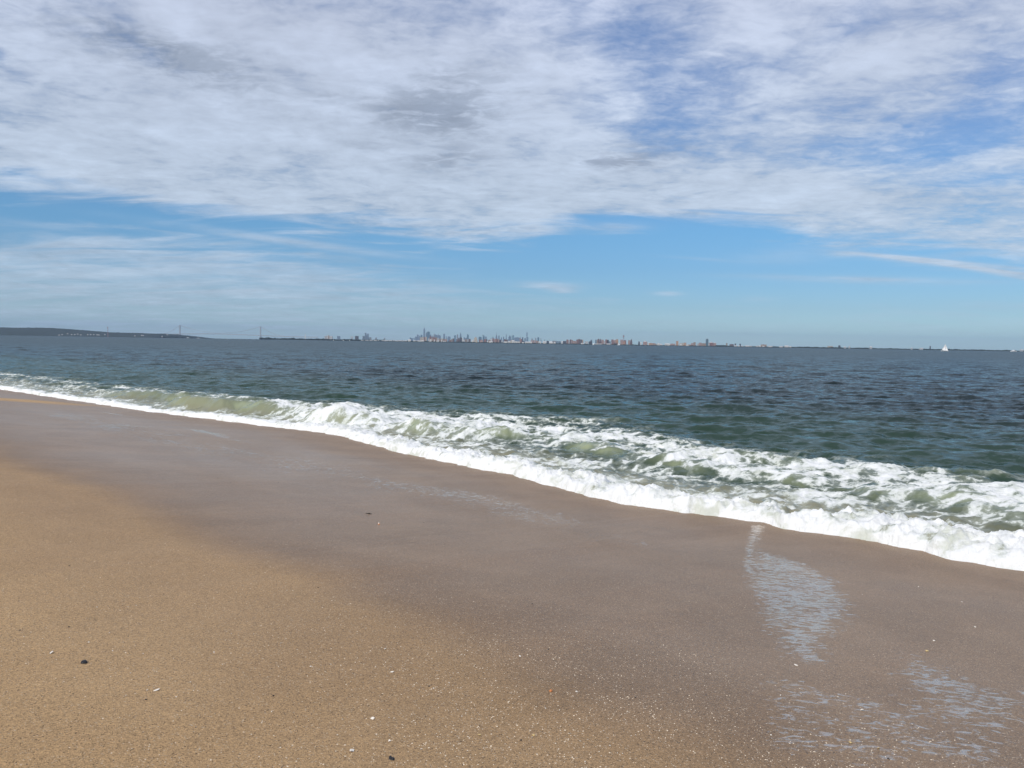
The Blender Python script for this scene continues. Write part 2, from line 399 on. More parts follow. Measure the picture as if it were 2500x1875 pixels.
t3 = g.v('SCALE', g.v('SUBTRACT', N3, half), scale=g.lin(far, 0, 1, .0, .12))
nn = g.v('MULTIPLY', g.v('ADD', g.v('ADD', t1, t2), t3), (1, 1, 0))
geo = g.new('ShaderNodeNewGeometry').outputs['Normal']
nrm = g.v('NORMALIZE', g.v('ADD', geo, nn))
wd = g.new('ShaderNodeBsdfDiffuse'); g.put(wd.inputs['Color'], c)
wg = g.new('ShaderNodeBsdfGlossy'); g.put(wg.inputs['Roughness'], g.lin(far, 0, 1, .10, .25)); g.put(wg.inputs['Normal'], nrm); wg.inputs['Color'].default_value = (.88, .98, 1, 1)
wf = g.new('ShaderNodeFresnel'); wf.inputs['IOR'].default_value = 1.33; g.put(wf.inputs['Normal'], nrm)
wm = g.new('ShaderNodeMixShader'); g.put(wm.inputs[0], g.m('MULTIPLY', wf.outputs[0], g.lin(far, 0, 1, .62, .38))); g.L.new(wd.outputs[0], wm.inputs[1]); g.L.new(wg.outputs[0], wm.inputs[2])
water = wm.outputs[0]
fb = g.new('ShaderNodeBump'); fb.inputs['Distance'].default_value = .022; fb.inputs['Strength'].default_value = .8
g.put(fb.inputs['Height'], g.m('ADD', g.m('ADD', f2, g.m('MULTIPLY', f1, 1.4)), g.noise(P, 75, 3, .6)))
fcol = g.mix(g.step(g.m('ADD', foam, g.m('MULTIPLY', ft, 1.1)), .45, 1.25), (.56, .60, .54, 1), (.88, .89, .87, 1))
fcol = g.mix(g.m('MULTIPLY', g.step(g.noise(P, 2.6, 4, .6, .6), .52, .68), .6), fcol, (.50, .53, .41, 1))
foamb = bsdf(g, fcol, .7, 1.33, fb.outputs[0])
mx = g.new('ShaderNodeMixShader'); g.put(mx.inputs[0], fm); g.L.new(water, mx.inputs[1]); g.L.new(foamb, mx.inputs[2])
surf(g, mx.outputs[0])

def grid_mesh(name, X, Y, Z, attrs, keep=None):
    nr, nc = X.shape
    co = np.empty((nr * nc, 3), np.float32); co[:, 0] = X.ravel(); co[:, 1] = Y.ravel(); co[:, 2] = Z.ravel()
    i = np.arange((nr - 1) * (nc - 1)); r = i // (nc - 1); c = i % (nc - 1); a = r * nc + c
    F = np.stack([a, a + 1, a + nc + 1, a + nc], 1)
    if keep is not None:
        k = keep.ravel(); F = F[k[F].any(1)]
        used = np.zeros(nr * nc, bool); used[F.ravel()] = True
        remap = np.cumsum(used) - 1; F = remap[F]; co = co[used]
        attrs = {n: v.ravel()[used] for n, v in attrs.items()}
    me = bpy.data.meshes.new(name)
    me.vertices.add(len(co)); me.vertices.foreach_set('co', co.ravel())
    me.loops.add(F.size); me.loops.foreach_set('vertex_index', F.astype(np.int32).ravel())
    me.polygons.add(len(F)); me.polygons.foreach_set('loop_start', np.arange(0, F.size, 4, dtype=np.int32))
    me.polygons.foreach_set('loop_total', np.full(len(F), 4, np.int32))
    me.polygons.foreach_set('use_smooth', np.ones(len(F), bool))
    for n, v in attrs.items():
        at = me.attributes.new(n, 'FLOAT', 'POINT'); at.data.foreach_set('value', np.ascontiguousarray(v, dtype=np.float32).ravel())
    me.update(calc_edges=True); return me

# ---------------------------------------------------------------- beach
sv = np.concatenate([np.arange(-60, -4, 1.0), np.arange(-4, 26, .05), np.arange(26, 50, .15), np.arange(50, 140, 1.0)])
tv = np.concatenate([np.arange(-60, -14, 1.0), np.arange(-14, 1.6, .05), np.arange(1.6, 12, .5)])
T, S = np.meshgrid(tv, sv, indexing='ij')
X, Y = xy(S, T)
TT = T - front(S)
Z = sand_z(X, Y)
# dry / wet line of the last high swash
dl = -7.1 + .28 * fbm(S * .35, S * 0, 3, 41) + .10 * pn(S * 1.3, S * 0, 44)
dl = dl + np.interp(S, [0, 2, 4, 8, 15, 40], [-.2, -.3, -.1, .1, .05, 0])
wetv = ss(T, dl - 1.2, dl + .35)
wetv = np.maximum(wetv, .50 * ss(T, -10.4, -7.8) + .12 * fbm(S * .3, T * .3, 3, 47)).clip(0, 1)
# film of water on the wet sand
sheen = ss(T, dl - .2, dl + 1.3) * (1 - .35 * ss(TT, -2.2, -.6) * (S < 60))
sheen *= (.80 + .45 * fbm(S * .22, T * .5, 3, 51)) * (.36 + .78 * ss(S, 4, 16))
nearfront = ss(TT, -2.4, -.5) * (1 - ss(S, 20, 28)); sheen *= 1 - .85 * nearfront
def lobe(s0, t0, rs, rt, rot=0):
    c, q = math.cos(rot), math.sin(rot); a = S - s0; b = T - t0
    return np.exp(-(((a * c + b * q) / rs) ** 2 + ((-a * q + b * c) / rt) ** 2))
film = np.zeros_like(X)
def fl(px, py, rx, ry, amp, rot=0):
    """patch of standing backwash water, rx/ry in metres across and away"""
    global film
    x0, y0, _ = on_sand(px * 1.1302, py * 1.1302)
    a = X - x0; b = Y - y0; c, q = math.cos(rot), math.sin(rot)
    film = np.maximum(film, amp * np.exp(-(((a * c + b * q) / rx) ** 2 + ((-a * q + b * c) / ry) ** 2) ** 1.4))
def poly_film(pts, soft, amp):
    """soft-edged sheet of backwash with the given outline"""
    global film
    P_ = [on_sand(a * 1.1302, b * 1.1302)[:2] for a, b in pts]
    k = (np.abs(X - np.mean([p[0] for p in P_])) < 5) & (np.abs(Y - np.mean([p[1] for p in P_])) < 6)
    x, y = X[k], Y[k]; dmin = np.full(x.shape, 9.0); ins = np.zeros(x.shape, bool)
    for (ax, ay), (bx, by) in zip(P_, P_[1:] + P_[:1]):
        ex, ey = bx - ax, by - ay; u = np.clip(((x - ax) * ex + (y - ay) * ey) / (ex * ex + ey * ey), 0, 1)
        dmin = np.minimum(dmin, np.hypot(x - ax - u * ex, y - ay - u * ey))
        c = (ay > y) != (by > y); ins ^= c & (x < ex * (y - ay) / (by - ay + 1e-9) + ax)
    sd = np.where(ins, dmin, -dmin)
    film[k] = np.maximum(film[k], amp * ss(sd, -soft, soft))
poly_film([(1625, 1128), (1610, 1175), (1575, 1250), (1600, 1300), (1625, 1370), (1650, 1420), (1720, 1440), (1800, 1455), (1850, 1460), (1830, 1400), (1870, 1360), (1880, 1310), (1840, 1260),
           (1760, 1215), (1670, 1190), (1660, 1130)], .34, .56)
poly_film([(1612, 1132), (1600, 1180), (1590, 1230), (1650, 1260), (1640, 1180), (1668, 1132)], .16, .60)
poly_film([(1680, 1290), (1650, 1340), (1700, 1410), (1790, 1430), (1780, 1350), (1740, 1300)], .30, .60)
poly_film([(1900, 1390), (1860, 1440), (1900, 1500), (1950, 1560), (2100, 1600), (2300, 1600), (2300, 1450), (2150, 1470), (2000, 1400)], .45, .52)
poly_film([(1600, 1440), (1560, 1500), (1560, 1640), (1900, 1700), (2300, 1700), (2300, 1480), (2000, 1480), (1850, 1480), (1750, 1450)], .4, .47)
poly_film([(1800, 1300), (1700, 1270), (1840, 1360), (1900, 1330), (1950, 1350)], .3, .52)
bc = np.interp(S, [2, 6, 9, 13, 17, 22, 30], [-3.4, -3.2, -2.9, -3.3, -3.6, -3.2, -2.6]); bw = np.interp(S, [2, 8, 14, 22, 32], [1.1, 1.6, 2.0, 2.0, 1.4])
band = np.exp(-((T - bc) / bw) ** 2) * (.462 + .13 * fbm(S * .45, T * .9, 3, 57)) * ss(S, 3.5, 6) * (1 - ss(S, 24, 34))
film = np.maximum(film, band)
band2 = np.exp(-((T - bc - 1.5) / .35) ** 2) * (.44 + .25 * fbm(S * .3, T * .9, 3, 58)) * ss(S, 9, 13) * (1 - ss(S, 26, 34))
film = np.maximum(film, band2)
film *= ss(TT, -.02, -.35) if False else 1 - ss(TT, -.1, 0)
# raised dry patch far along the beach on the left
x0, y0, _ = on_sand(55 * 1.1302, 866 * 1.1302)
dry = np.exp(-(((X - x0 + 1.0) / 3.2) ** 2 + ((Y - y0) / 1.0) ** 2) ** 2)
wetv = wetv * (1 - .85 * dry); sheen = sheen * (1 - dry)
beach = link_mesh('beach_sand', grid_mesh('beach_sand', X, Y, Z, {'wet': wetv, 'sheen': np.clip(sheen, 0, 1.2), 'film': film, 'tpos': TT}), sand_m)
tag(beach, kind='structure')

# ---------------------------------------------------------------- sea
az = np.concatenate([np.arange(-100, -36, .6), np.arange(-36, 35, .055), np.arange(35, 110, .6)])
r1 = np.exp(np.arange(math.log(7.5), math.log(330), .0034)); r2 = np.exp(np.arange(math.log(331), math.log(62000), .022))
rv = np.concatenate([r1, r2])
A_, R = np.meshgrid(np.radians(az), rv)
X = R * np.sin(A_); Y = R * np.cos(A_)
S, T = st(X, Y)
fr_s = front(S.ravel()[::1]).reshape(S.shape) if False else None
sl = np.linspace(-70000, 70000, 10); del sl
sg = np.concatenate([[-1e5], np.arange(-30, 130, .02), [1e5]])
FR = np.interp(S, sg, front(sg)); TT = T - FR
keep = TT > -.5
# wind chop and low swell: many trains of small waves coming in from the open water
rng = random.Random(5); H = np.zeros(X.shape, np.float32)
for i in range(46):
    lam = .55 * (16 / .55) ** (i / 45) * rng.uniform(.9, 1.1)
    th = math.radians(rng.gauss(-108, 34)); k = 2 * math.pi / lam
    amp = .0082 * lam ** .6 if lam < 4 else .0130 * (4 / lam) ** .9
    ph = rng.uniform(0, 6.28)
    rmax = lam / .0085
    nrow = int(np.searchsorted(rv, rmax * 1.0))
    if nrow < 2: continue
    Xs, Ys, Rs = X[:nrow], Y[:nrow], R[:nrow]
    w = np.clip(2 - 2 * Rs / rmax, 0, 1)
    q = np.cos((Xs * math.cos(th) + Ys * math.sin(th)) * k + ph + .9 * pn(Xs / lam * .23, Ys / lam * .23, i))
    H[:nrow] += (amp * w * (q + .25 * q * q)).astype(np.float32)
nr = int(np.searchsorted(rv, 95)); sub = slice(0, nr)
s_, t_, tt = S[sub], T[sub], TT[sub]; x_, y_ = X[sub], Y[sub]
outer = np.interp(s_, sg, tab(OUTER, sg)) - FR[sub]; wid = np.interp(s_, sg, tab(WID, sg)) * .74 * (1 + .75 * fbm(s_ * .8, s_ * 0, 3, 36))
nL = fbm(s_ * .45, tt * .8, 3, 61); nM = fbm(x_ * .9 + .3 * nL, y_ * 1.1, 4, 65, .55); nF = fbm(x_ * 3.0 + nM, y_ * 3.6, 4, 71, .6)
warp = .5 * fbm(s_ * .7, tt * .9, 2, 91)
lace = 1 - np.abs(fbm(x_ * 1.5 + warp, y_ * 1.9 + warp * 2, 4, 75, .55)) * 5
crest = np.interp(s_, [-10, 3, 8, 14, 17, 20, 23, 33, 45], [3.1, 3.2, 3.6, 3.4, 2.1, 1.3, 2.1, 2.2, 2.4]) + .75 * fbm(s_ * .3, s_ * 0, 2, 38) + .35 * nL + .2 * nM
amp = np.interp(s_, [-10, 3, 8, 14, 17, 21, 24, 32, 38, 60], [.17, .17, .15, .15, .26, .34, .34, .26, .10, .05]) * (1 + .9 * fbm(s_ * .55, tt * .2, 3, 33))
d = tt - crest
wave = amp * np.where(d < 0, np.exp(-(d / .52) ** 2), np.exp(-(d / 1.7) ** 2))
calm = ss(tt, .4, 6.0)
H[sub] *= .25 + .75 * calm
inside = 1 - ss(tt, outer - 1, outer + 2.0)
bil = billow(s_ * 1.7, tt * 2.2, 4, 81)
fprof = .085 * (1 - np.exp(-np.clip(tt, 0, None) / .09)) * (1 - .75 * ss(tt / wid, .35, 1.15))
fsc = np.interp(s_, [0, 10, 18, 24, 60], [1.15, 1.1, .9, .65, .7])
lump = (np.clip(bil - .35, 0, 1) * .12 + np.clip(billow(x_ * 5, y_ * 5, 3, 88) - .4, 0, 1) * .06) * ss(tt, -.02, .15) * (1 - ss(tt / wid, .7, 1.4))
rough = inside * ss(tt, 0, .6) * (.035 * nM + .05 * fbm(s_ * 1.9, tt * 2.6, 4, 85) + .03 * np.clip(bil - .4, 0, 1))
edge_in = ss(tt, -.02, .04); D0 = billow(x_ * 2.6, y_ * 3.0, 3, 95) - .2
H[sub] = np.where(tt < 60, H[sub] * edge_in + (wave * ss(tt, .1, 1.0) + fprof * fsc + lump * fsc + rough + inside * .05 * np.clip(D0, 0, 1)), H[sub])
H[sub] = np.where(tt < 0, tt * .25 - .004, H[sub] + .012)
# foam cover
D1 = 1.05 * (1 - ss(tt / wid, .35, 1.5)) * edge_in
u = (tt - crest + .5) / np.maximum(outer - crest + .5, .5)
env = ss(u, -.05, .14) * (1 - ss(u, .45, 1.25))
str3 = np.interp(s_, [0, 8, 15, 20, 23, 26, 34, 60], [.86, .82, .80, .98, .8, .16, .14, .20])
D3 = env * str3
D2 = np.interp(s_, [0, 12, 16, 20, 23, 30, 60], [.50, .40, .46, .85, .50, .38, .30]) * (1 - ss(u, -.1, .2)) * ss(tt, 0, .3)
D = np.maximum(D1, D2 + D3) + inside * (.62 * nM + .48 * nF + .36 * np.clip(lace, -1, 1) * (1 - ss(tt / wid, .0, .5) * 0))
D = D + D1 * .22
# far left: thin broken lines of foam riding on the low swell
ln = np.exp(-((tt - crest - .12) / .22) ** 2) * ss(s_, 21, 24) * (1 - ss(s_, 33, 37)) * (.55 + .9 * nM)
ln2 = np.exp(-((tt - outer + .8 + .5 * nL) / .30) ** 2) * ss(s_, 22, 30) * (.42 + .9 * fbm(s_ * .25, tt * .4, 3, 45))
D = D + ln * .9 + ln2 * .8
win = ss(fbm(s_ * .5, tt * .3, 3, 63) + .3 * nM, .18, .36) * np.exp(-((d + .30) / .42) ** 2) * (1 - ss(s_, 15, 18))
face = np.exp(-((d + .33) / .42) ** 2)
D = D - 1.2 * win - .7 * face * ss(s_, 22.5, 24.5) * (1 - ss(s_, 32, 35))
D = np.where(tt < outer + 2.5, D, -1.0)
D = np.where(tt < .05, 1.3, D)
foam = np.full(X.shape, -1.0, np.float32); foam[sub] = np.clip(D, -1, 1.6)
shal = 1 - .5 * ss(TT, .5, 3.4) - .5 * ss(TT, 5, 30); shal = shal.astype(np.float32)
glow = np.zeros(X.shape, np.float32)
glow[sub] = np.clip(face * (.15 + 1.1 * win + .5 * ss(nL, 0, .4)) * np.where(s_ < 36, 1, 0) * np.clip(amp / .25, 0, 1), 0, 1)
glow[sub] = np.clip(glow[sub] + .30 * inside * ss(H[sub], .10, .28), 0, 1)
farv = ss(np.log(R), math.log(60), math.log(420))
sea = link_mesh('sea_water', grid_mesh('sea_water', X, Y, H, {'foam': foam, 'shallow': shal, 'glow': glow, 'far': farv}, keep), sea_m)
tag(sea, kind='structure')
del X, Y, H, S, T, TT, R, A_, foam, shal, glow, farv, D, D1, D2, D3

# ---------------------------------------------------------------- far shore: land, hill, woods
def hy(px): return 817.7 + .0158 * px                    # waterline of the horizon in the photograph
def place(px, D):
    d = ray(px, hy(px)); k = D / d[1]; return k * d[0], D
def height(px, top, D):
    d = ray(px, top); return EYE + D * d[2] / d[1]
land_m, g = newmat("scrub_land")
P = g.new('ShaderNodeTexCoord').outputs['Object']
surf(g, bsdf(g, g.mix(g.noise(P, .01, 5), (.03, .05, .025, 1), (.09, .10, .06, 1)), .9))
wood_m, g = newmat("woodland")
P = g.new('ShaderNodeTexCoord').outputs['Object']
surf(g, bsdf(g, g.mix(g.step(g.noise(P, .05, 5, .65), .3, .7), (.010, .018, .014, 1), (.028, .040, .024, 1)), .9))
xs = np.linspace(-9000, 9500, 260); ys = np.array([10760, 10800, 10900, 11400, 12500, 14000, 17000, 21000, 26000, 32000, 40000.])
# the strait under the bridge stays open water
XX, YY = np.meshgrid(xs, ys); edge_x = -3750 * YY / 11000 * .84
ZZ = np.where((YY > 10765), 2.2, -1.0) + .8 * fbm(XX * .002, YY * .002, 3, 21)
ZZ = np.where(XX < -.283 * YY, -2.0, ZZ)
tag(link_mesh('coast_land', grid_mesh('coast_land', XX, YY, ZZ, {}), land_m), kind='structure')
# hill on the left
prof = [(-260, 801), (-60, 799), (0, 799.4), (57, 800.6), (114, 800.6), (171, 804.6), (228, 810), (262, 811.4), (285, 812), (342, 813.6), (380, 815.2), (399, 815.2), (412, 818.5), (420, 823.5)]
D0h = 13200.0
px = np.linspace(-260, 424, 420); dv = np.linspace(-900, 2200, 40)
PX, DV = np.meshgrid(px, dv)
tops = np.interp(px, [p[0] for p in prof], [p[1] for p in prof])
hh = np.array([height(a, b, D0h) for a, b in zip(px, tops)])
xx = np.array([place(a, D0h)[0] for a in px])
XX = np.tile(xx, (len(dv), 1)); YY = D0h + DV
env = np.where(DV < 0, np.sin(np.clip(1 + DV / 900, 0, 1) * math.pi / 2) ** .8, np.cos(np.clip(DV / 2200, 0, 1) * math.pi / 2))
ZZ = hh[None, :] * env * (1 + .05 * fbm(XX * .004, YY * .004, 3, 22)) + 9.0 * fbm(XX * .035, YY * .03, 4, 23) * env - .5
tag(link_mesh('wooded_hill', grid_mesh('wooded_hill', XX, YY, ZZ, {}), wood_m), kind='structure')

def ico_pts():
    bm = bmesh.new(); bmesh.ops.create_icosphere(bm, subdivisions=1, radius=1)
    v = np.array([v.co[:] for v in bm.verts]); f = np.array([[q.index for q in t.verts] for t in bm.faces]); bm.free(); return v, f
IV, IF = ico_pts()
def blob_mesh(name, items, mat, rng, jit=.25):
    V = []; F = []; n = 0
    for (x, y, z, rx, ry, rz_) in items:
        j = 1 + jit * (rng.rand(len(IV), 1) - .5) * 2
        V.append(IV * j * (rx, ry, rz_) + (x, y, z)); F.append(IF + n); n += len(IV)
    V = np.concatenate(V); F = np.concatenate(F)
    me = bpy.data.meshes.new(name); me.from_pydata(V.tolist(), [], F.tolist()); me.update()
    return link_mesh(name, me, mat)
rg = np.random.RandomState(11)
tprof = [(640, 5.2), (700, 5.0), (760, 4.6), (830, 4.6), (900, 4.4), (970, 4.2), (1000, 3.0), (1060, 2.6), (1350, 2.4), (1580, 1.9), (1740, 2.1), (1756, 4.2), (1775, 3.9),
         (1790, 2.3), (1850, 3.0), (1960, 3.6), (2050, 3.6), (2200, 2.8), (2290, 3.4), (2360, 3.5), (2500, 2.8), (2900, 3.0)]
items = []
for px_ in np.arange(636, 2900, 2.1):
    hpx = np.interp(px_, [p[0] for p in tprof], [p[1] for p in tprof])
    for row in range(3):
        D = 10900 + row * 130 + rg.uniform(-50, 50); x, y = place(px_ + rg.uniform(-1.5, 1.5), D)
        h = hpx * D / FPX * rg.uniform(.62, 1.02) * (1 + .12 * math.sin(px_ * .09) + .1 * math.sin(px_ * .31)); r = rg.uniform(6, 14)
        items.append((x, y, h * .45 + 1, r, r, h * .55))
for px_ in np.arange(880, 2060, 1.5):
    D = 10790 + rg.uniform(-20, 20); x, y = place(px_ + rg.uniform(-1, 1), D)
    items.append((x, y, 1.5, 9, 8, rg.uniform(5.0, 8.5)))
tw = blob_mesh('coastal_woods', items, wood_m, rg)
tag(tw, 'dark line of trees and scrub along the far shore behind the water', 'woods', kind='stuff')
# low spit under the bridge
bxs = np.array([place(p, 11800.)[0] for p in np.arange(405, 660, .8)]); bys = np.linspace(11760, 11840, 9)
XX, YY = np.meshgrid(bxs, bys)
ZZ = (4.2 + 2.8 * fbm(XX * .03, YY * .03, 3, 25)) * np.sin(np.linspace(0, math.pi, 9))[:, None] ** .6 - .8
tag(link_mesh('breakwater', grid_mesh('breakwater', XX, YY, ZZ, {}), wood_m), 'low dark breakwater in front of the long suspension bridge', 'breakwater')

# ---------------------------------------------------------------- buildings
MATS = {
 'blue': facade('glass_blue', (.20, .25, .31)), 'teal': facade('glass_teal', (.12, .20, .24)), 'grey': facade('stone_grey', (.30, .31, .33)),
 'cream': facade('cream_concrete', (.62, .53, .42)), 'tan': facade('tan_brick', (.42, .30, .22)), 'red': facade('red_brick', (.33, .18, .15)),
 'pink': facade('pink_brick', (.50, .34, .29)), 'brown': facade('brown_brick', (.20, .13, .12)), 'orange': facade('orange_brick', (.60, .36, .22)),
 'white': paint('white_render', (.62, .60, .57), .7, .06, .05), 'dark': facade('dark_brick', (.10, .09, .10)), 'pale': facade('pale_grey', (.55, .55, .55))}
ROOF = paint('roofing', (.16, .15, .15), .8, .15, .1)
WROOF = paint('light_roofing', (.50, .49, .48), .7, .05, .1)
REC = []      # everything on the skyline, labelled at the end
def bld(x0, x1, top, colr, kind='block', D=None, foot=0.0, shape='flat', tip=None):
    if D is None: D = 24000.0 if kind == 'tower' else 11300.0
    pc = (x0 + x1) / 2; X_, Y_ = place(pc, D); w = max((x1 - x0) * D / FPX, 4); h = max(height(pc, top, D), 6) ; dp = min(max(w * .6, 18), 70)
    name = {'tower': 'skyscraper', 'block': 'apartment_block', 'house': 'beach_house', 'hall': 'waterfront_hall'}[kind]
    o = empty(name, (X_, Y_, foot), None, None, rz=random.Random(int(x0 * 7)).uniform(-.12, .12))
    wall = MB(); roof = MB(); a, b = -w / 2, w / 2
    if shape == 'flat':
        wall.box(a, b, -dp / 2, dp / 2, 0, h * .965)
        roof.box(a * .45, b * .3, -dp / 4, dp / 4, h * .965 + .003, h)
    elif shape == 'step':
        wall.box(a, b, -dp / 2, dp / 2, 0, h * .55).box(a * .78, b * .8, -dp * .4, dp * .4, h * .552, h * .8).box(a * .5, b * .5, -dp * .3, dp * .3, h * .802, h * .94)
        roof.box(a * .28, b * .28, -dp * .15, dp * .15, h * .941, h, .5)
    elif shape == 'taper':
        wall.box(a, b, -dp / 2, dp / 2, 0, h * .93, .72)
        roof.box(a * .5, b * .5, -dp * .25, dp * .25, h * .931, h, .6)
    elif shape == 'slant':
        wall.box(a, b, -dp / 2, dp / 2, 0, h * .88)
        roof.poly([(a, -dp / 2, h * .881), (b, -dp / 2, h * .881), (b, dp / 2, h * .881), (a, dp / 2, h * .881), (a, -dp / 2, h), (a, dp / 2, h)],
                  [(0, 1, 4), (1, 2, 5, 4), (2, 3, 5), (3, 0, 4, 5), (3, 2, 1, 0)])
    elif shape == 'twin':
        wall.box(a, a * .15, -dp / 2, dp / 2, 0, h * .96).box(b * .15, b, -dp / 2, dp / 2, 0, h * .9).box(a * .15 + .01, b * .15 - .01, -dp * .35, dp * .35, 0, h * .8)
        roof.box(a * .8, a * .4, -dp / 4, dp / 4, h * .961, h)
    elif shape == 'gable':
        wall.box(a, b, -dp / 2, dp / 2, 0, h * .72)
        roof.gable(a - 1, b + 1, -dp / 2 - 1, dp / 2 + 1, h * .721, h)
    elif shape == 'dome':
        wall.box(a, b, -dp / 2, dp / 2, 0, h * .8)
        n = 12
        for i in range(5):
            t0, t1 = i / 5 * math.pi / 2, (i + 1) / 5 * math.pi / 2; r = w * .32
            roof.cone(0, 0, h * .801 + math.sin(t0) * h * .2, h * .801 + math.sin(t1) * h * .2, r * math.cos(t0), r * math.cos(t1) + .02, n, i == 4)
    wall.build('wall', MATS[colr], o)
    roof.build('roof', MATS[colr] if kind == 'tower' else (WROOF if colr in ('white', 'pale') or shape == 'dome' else ROOF), o)
    if tip is not None:
        ht = height(pc, tip, D); MB().tube((0, 0, h - 2), (0, 0, ht), w * .10, w * .02, 6).build('spire', MATS['grey'], o)
    REC.append(dict(o=o, px=pc, w=x1 - x0, col=colr, kind=kind, top=top, shape=shape, tip=tip)); return o
def Z4(u): return 980 + u / 11.06
def V4(v): return 780 + v / 11.06
def Z5(u): return 1150 + u / 11.06
def Z3(u): return 760 + u / 8.508
def V3(v): return 770 + v / 8.508
def Z6(u): return 1330 + u / 8.193
def V6(v): return 790 + v / 8.193
def Z7(u): return 1580 + u / 5.267
def V7(v): return 790 + v / 5.267
# towers of the far city
for u0, u1, v, c_, sh, tip in [
    (225, 255, 485, 'teal', 'flat', None), (255, 310, 500, 'blue', 'flat', None), (325, 360, 488, 'blue', 'step', None), (370, 420, 460, 'blue', 'flat', None),
    (420, 465, 400, 'blue', 'slant', None), (465, 520, 430, 'blue', 'step', None), (520, 565, 412, 'teal', 'flat', None), (588, 640, 232, 'blue', 'taper', 185),
    (656, 700, 345, 'blue', 'flat', None), (698, 765, 320, 'teal', 'flat', None), (766, 806, 402, 'blue', 'flat', None), (806, 862, 430, 'grey', 'step', None),
    (862, 905, 385, 'grey', 'step', 358), (905, 950, 395, 'blue', 'slant', None), (950, 975, 420, 'blue', 'flat', None), (975, 1012, 395, 'blue', 'step', 365),
    (1012, 1062, 418, 'blue', 'slant', None), (1120, 1185, 382, 'blue', 'taper', None), (1198, 1225, 440, 'blue', 'step', None), (1245, 1320, 460, 'blue', 'flat', None),
    (1425, 1465, 422, 'teal', 'flat', None), (1490, 1530, 400, 'grey', 'flat', None), (1568, 1625, 372, 'blue', 'step', 335), (1680, 1765, 482, 'blue', 'twin', None),
    (1768, 1815, 400, 'teal', 'flat', None), (1815, 1865, 520, 'dark', 'flat', None), (2085, 2165, 465, 'teal', 'flat', None)]:
    bld(Z4(u0), Z4(u1), V4(v), c_, 'tower', shape=sh, tip=V4(tip) if tip else None)
for u0, u1, v, c_, sh, tip in [
    (312, 362, 412, 'teal', 'twin', None), (380, 415, 455, 'blue', 'flat', None), (528, 552, 490, 'blue', 'step', None), (570, 610, 455, 'blue', 'step', None),
    (655, 712, 415, 'blue', 'step', 330), (735, 770, 430, 'blue', 'flat', None), (800, 840, 470, 'blue', 'step', None), (862, 890, 465, 'blue', 'flat', None),
    (933, 962, 388, 'blue', 'step', None), (1000, 1085, 430, 'blue', 'step', None), (1098, 1120, 428, 'teal', 'flat', None), (1130, 1155, 418, 'teal', 'flat', None),
    (1165, 1235, 482, 'blue', 'flat', None), (1235, 1312, 474, 'blue', 'slant', None), (1318, 1345, 458, 'blue', 'step', None), (1375, 1410, 478, 'dark', 'flat', None),
    (1436, 1480, 498, 'blue', 'flat', None), (1494, 1519, 340, 'blue', 'flat', None), (1524, 1546, 475, 'teal', 'flat', None), (1630, 1665, 508, 'grey', 'flat', None),
    (1728, 1762, 488, 'grey', 'slant', None), (1792, 1838, 468, 'teal', 'slant', None), (1876, 1897, 508, 'grey', 'flat', None), (1978, 1996, 538, 'grey', 'flat', None)]:
    bld(Z5(u0), Z5(u1), V4(v), c_, 'tower', shape=sh, tip=V4(tip) if tip else None)
for u0, u1, v, c_, sh in [(540, 598, 428, 'blue', 'flat'), (820, 836, 432, 'pale', 'flat'), (848, 866, 430, 'pale', 'flat'), (1112, 1145, 358, 'blue', 'flat'), (1146, 1163, 402, 'blue', 'flat'),
                          (1164, 1190, 376, 'blue', 'flat'), (1190, 1212, 445, 'blue', 'step'), (1214, 1250, 455, 'grey', 'flat'), (1330, 1362, 460, 'grey', 'flat'), (1510, 1535, 468, 'grey', 'flat')]:
    bld(Z3(u0), Z3(u1), V3(v), c_, 'tower', D=17000., shape=sh)
# blocks on the near side
for u0, u1, v, c_ in [(276, 334, 425, 'pale'), (336, 352, 410, 'white'), (354, 376, 416, 'tan'), (378, 442, 427, 'pale'), (912, 978, 426, 'dark'), (1065, 1111, 428, 'blue')]:
    bld(Z3(u0), Z3(u1), V3(v), c_, 'block', D=12200.)
for u0, u1, v, c_, sh in [
    (508, 545, 478, 'cream', 'flat'), (548, 604, 462, 'cream', 'step'), (610, 645, 470, 'red', 'flat'), (650, 682, 468, 'cream', 'flat'), (720, 760, 500, 'pale', 'flat'),
    (765, 812, 452, 'red', 'flat'), (815, 838, 500, 'cream', 'flat'), (840, 922, 470, 'red', 'twin'), (925, 962, 480, 'tan', 'flat'), (965, 1018, 500, 'pale', 'flat'), (1020, 1070, 520, 'tan', 'flat'),
    (1080, 1108, 500, 'cream', 'flat'), (1112, 1170, 520, 'tan', 'flat'), (1174, 1232, 528, 'pink', 'flat'), (1290, 1340, 548, 'red', 'flat'), (1344, 1376, 530, 'tan', 'flat'), (1380, 1422, 510, 'brown', 'flat'),
    (1480, 1518, 525, 'brown', 'flat'), (1522, 1575, 490, 'brown', 'step'), (1578, 1632, 482, 'dark', 'flat'), (1638, 1662, 498, 'white', 'flat'), (1668, 1706, 545, 'white', 'flat'),
    (1720, 1765, 535, 'tan', 'flat'), (1772, 1812, 530, 'pale', 'flat'), (1818, 1868, 520, 'brown', 'flat'), (1898, 1945, 538, 'white', 'step'), (1955, 2050, 472, 'cream', 'step'), (2090, 2128, 540, 'red', 'flat')]:
    bld(Z4(u0), Z4(u1), V4(v), c_, 'block', D=11350. + (int(u0) % 5) * 60, shape=sh)
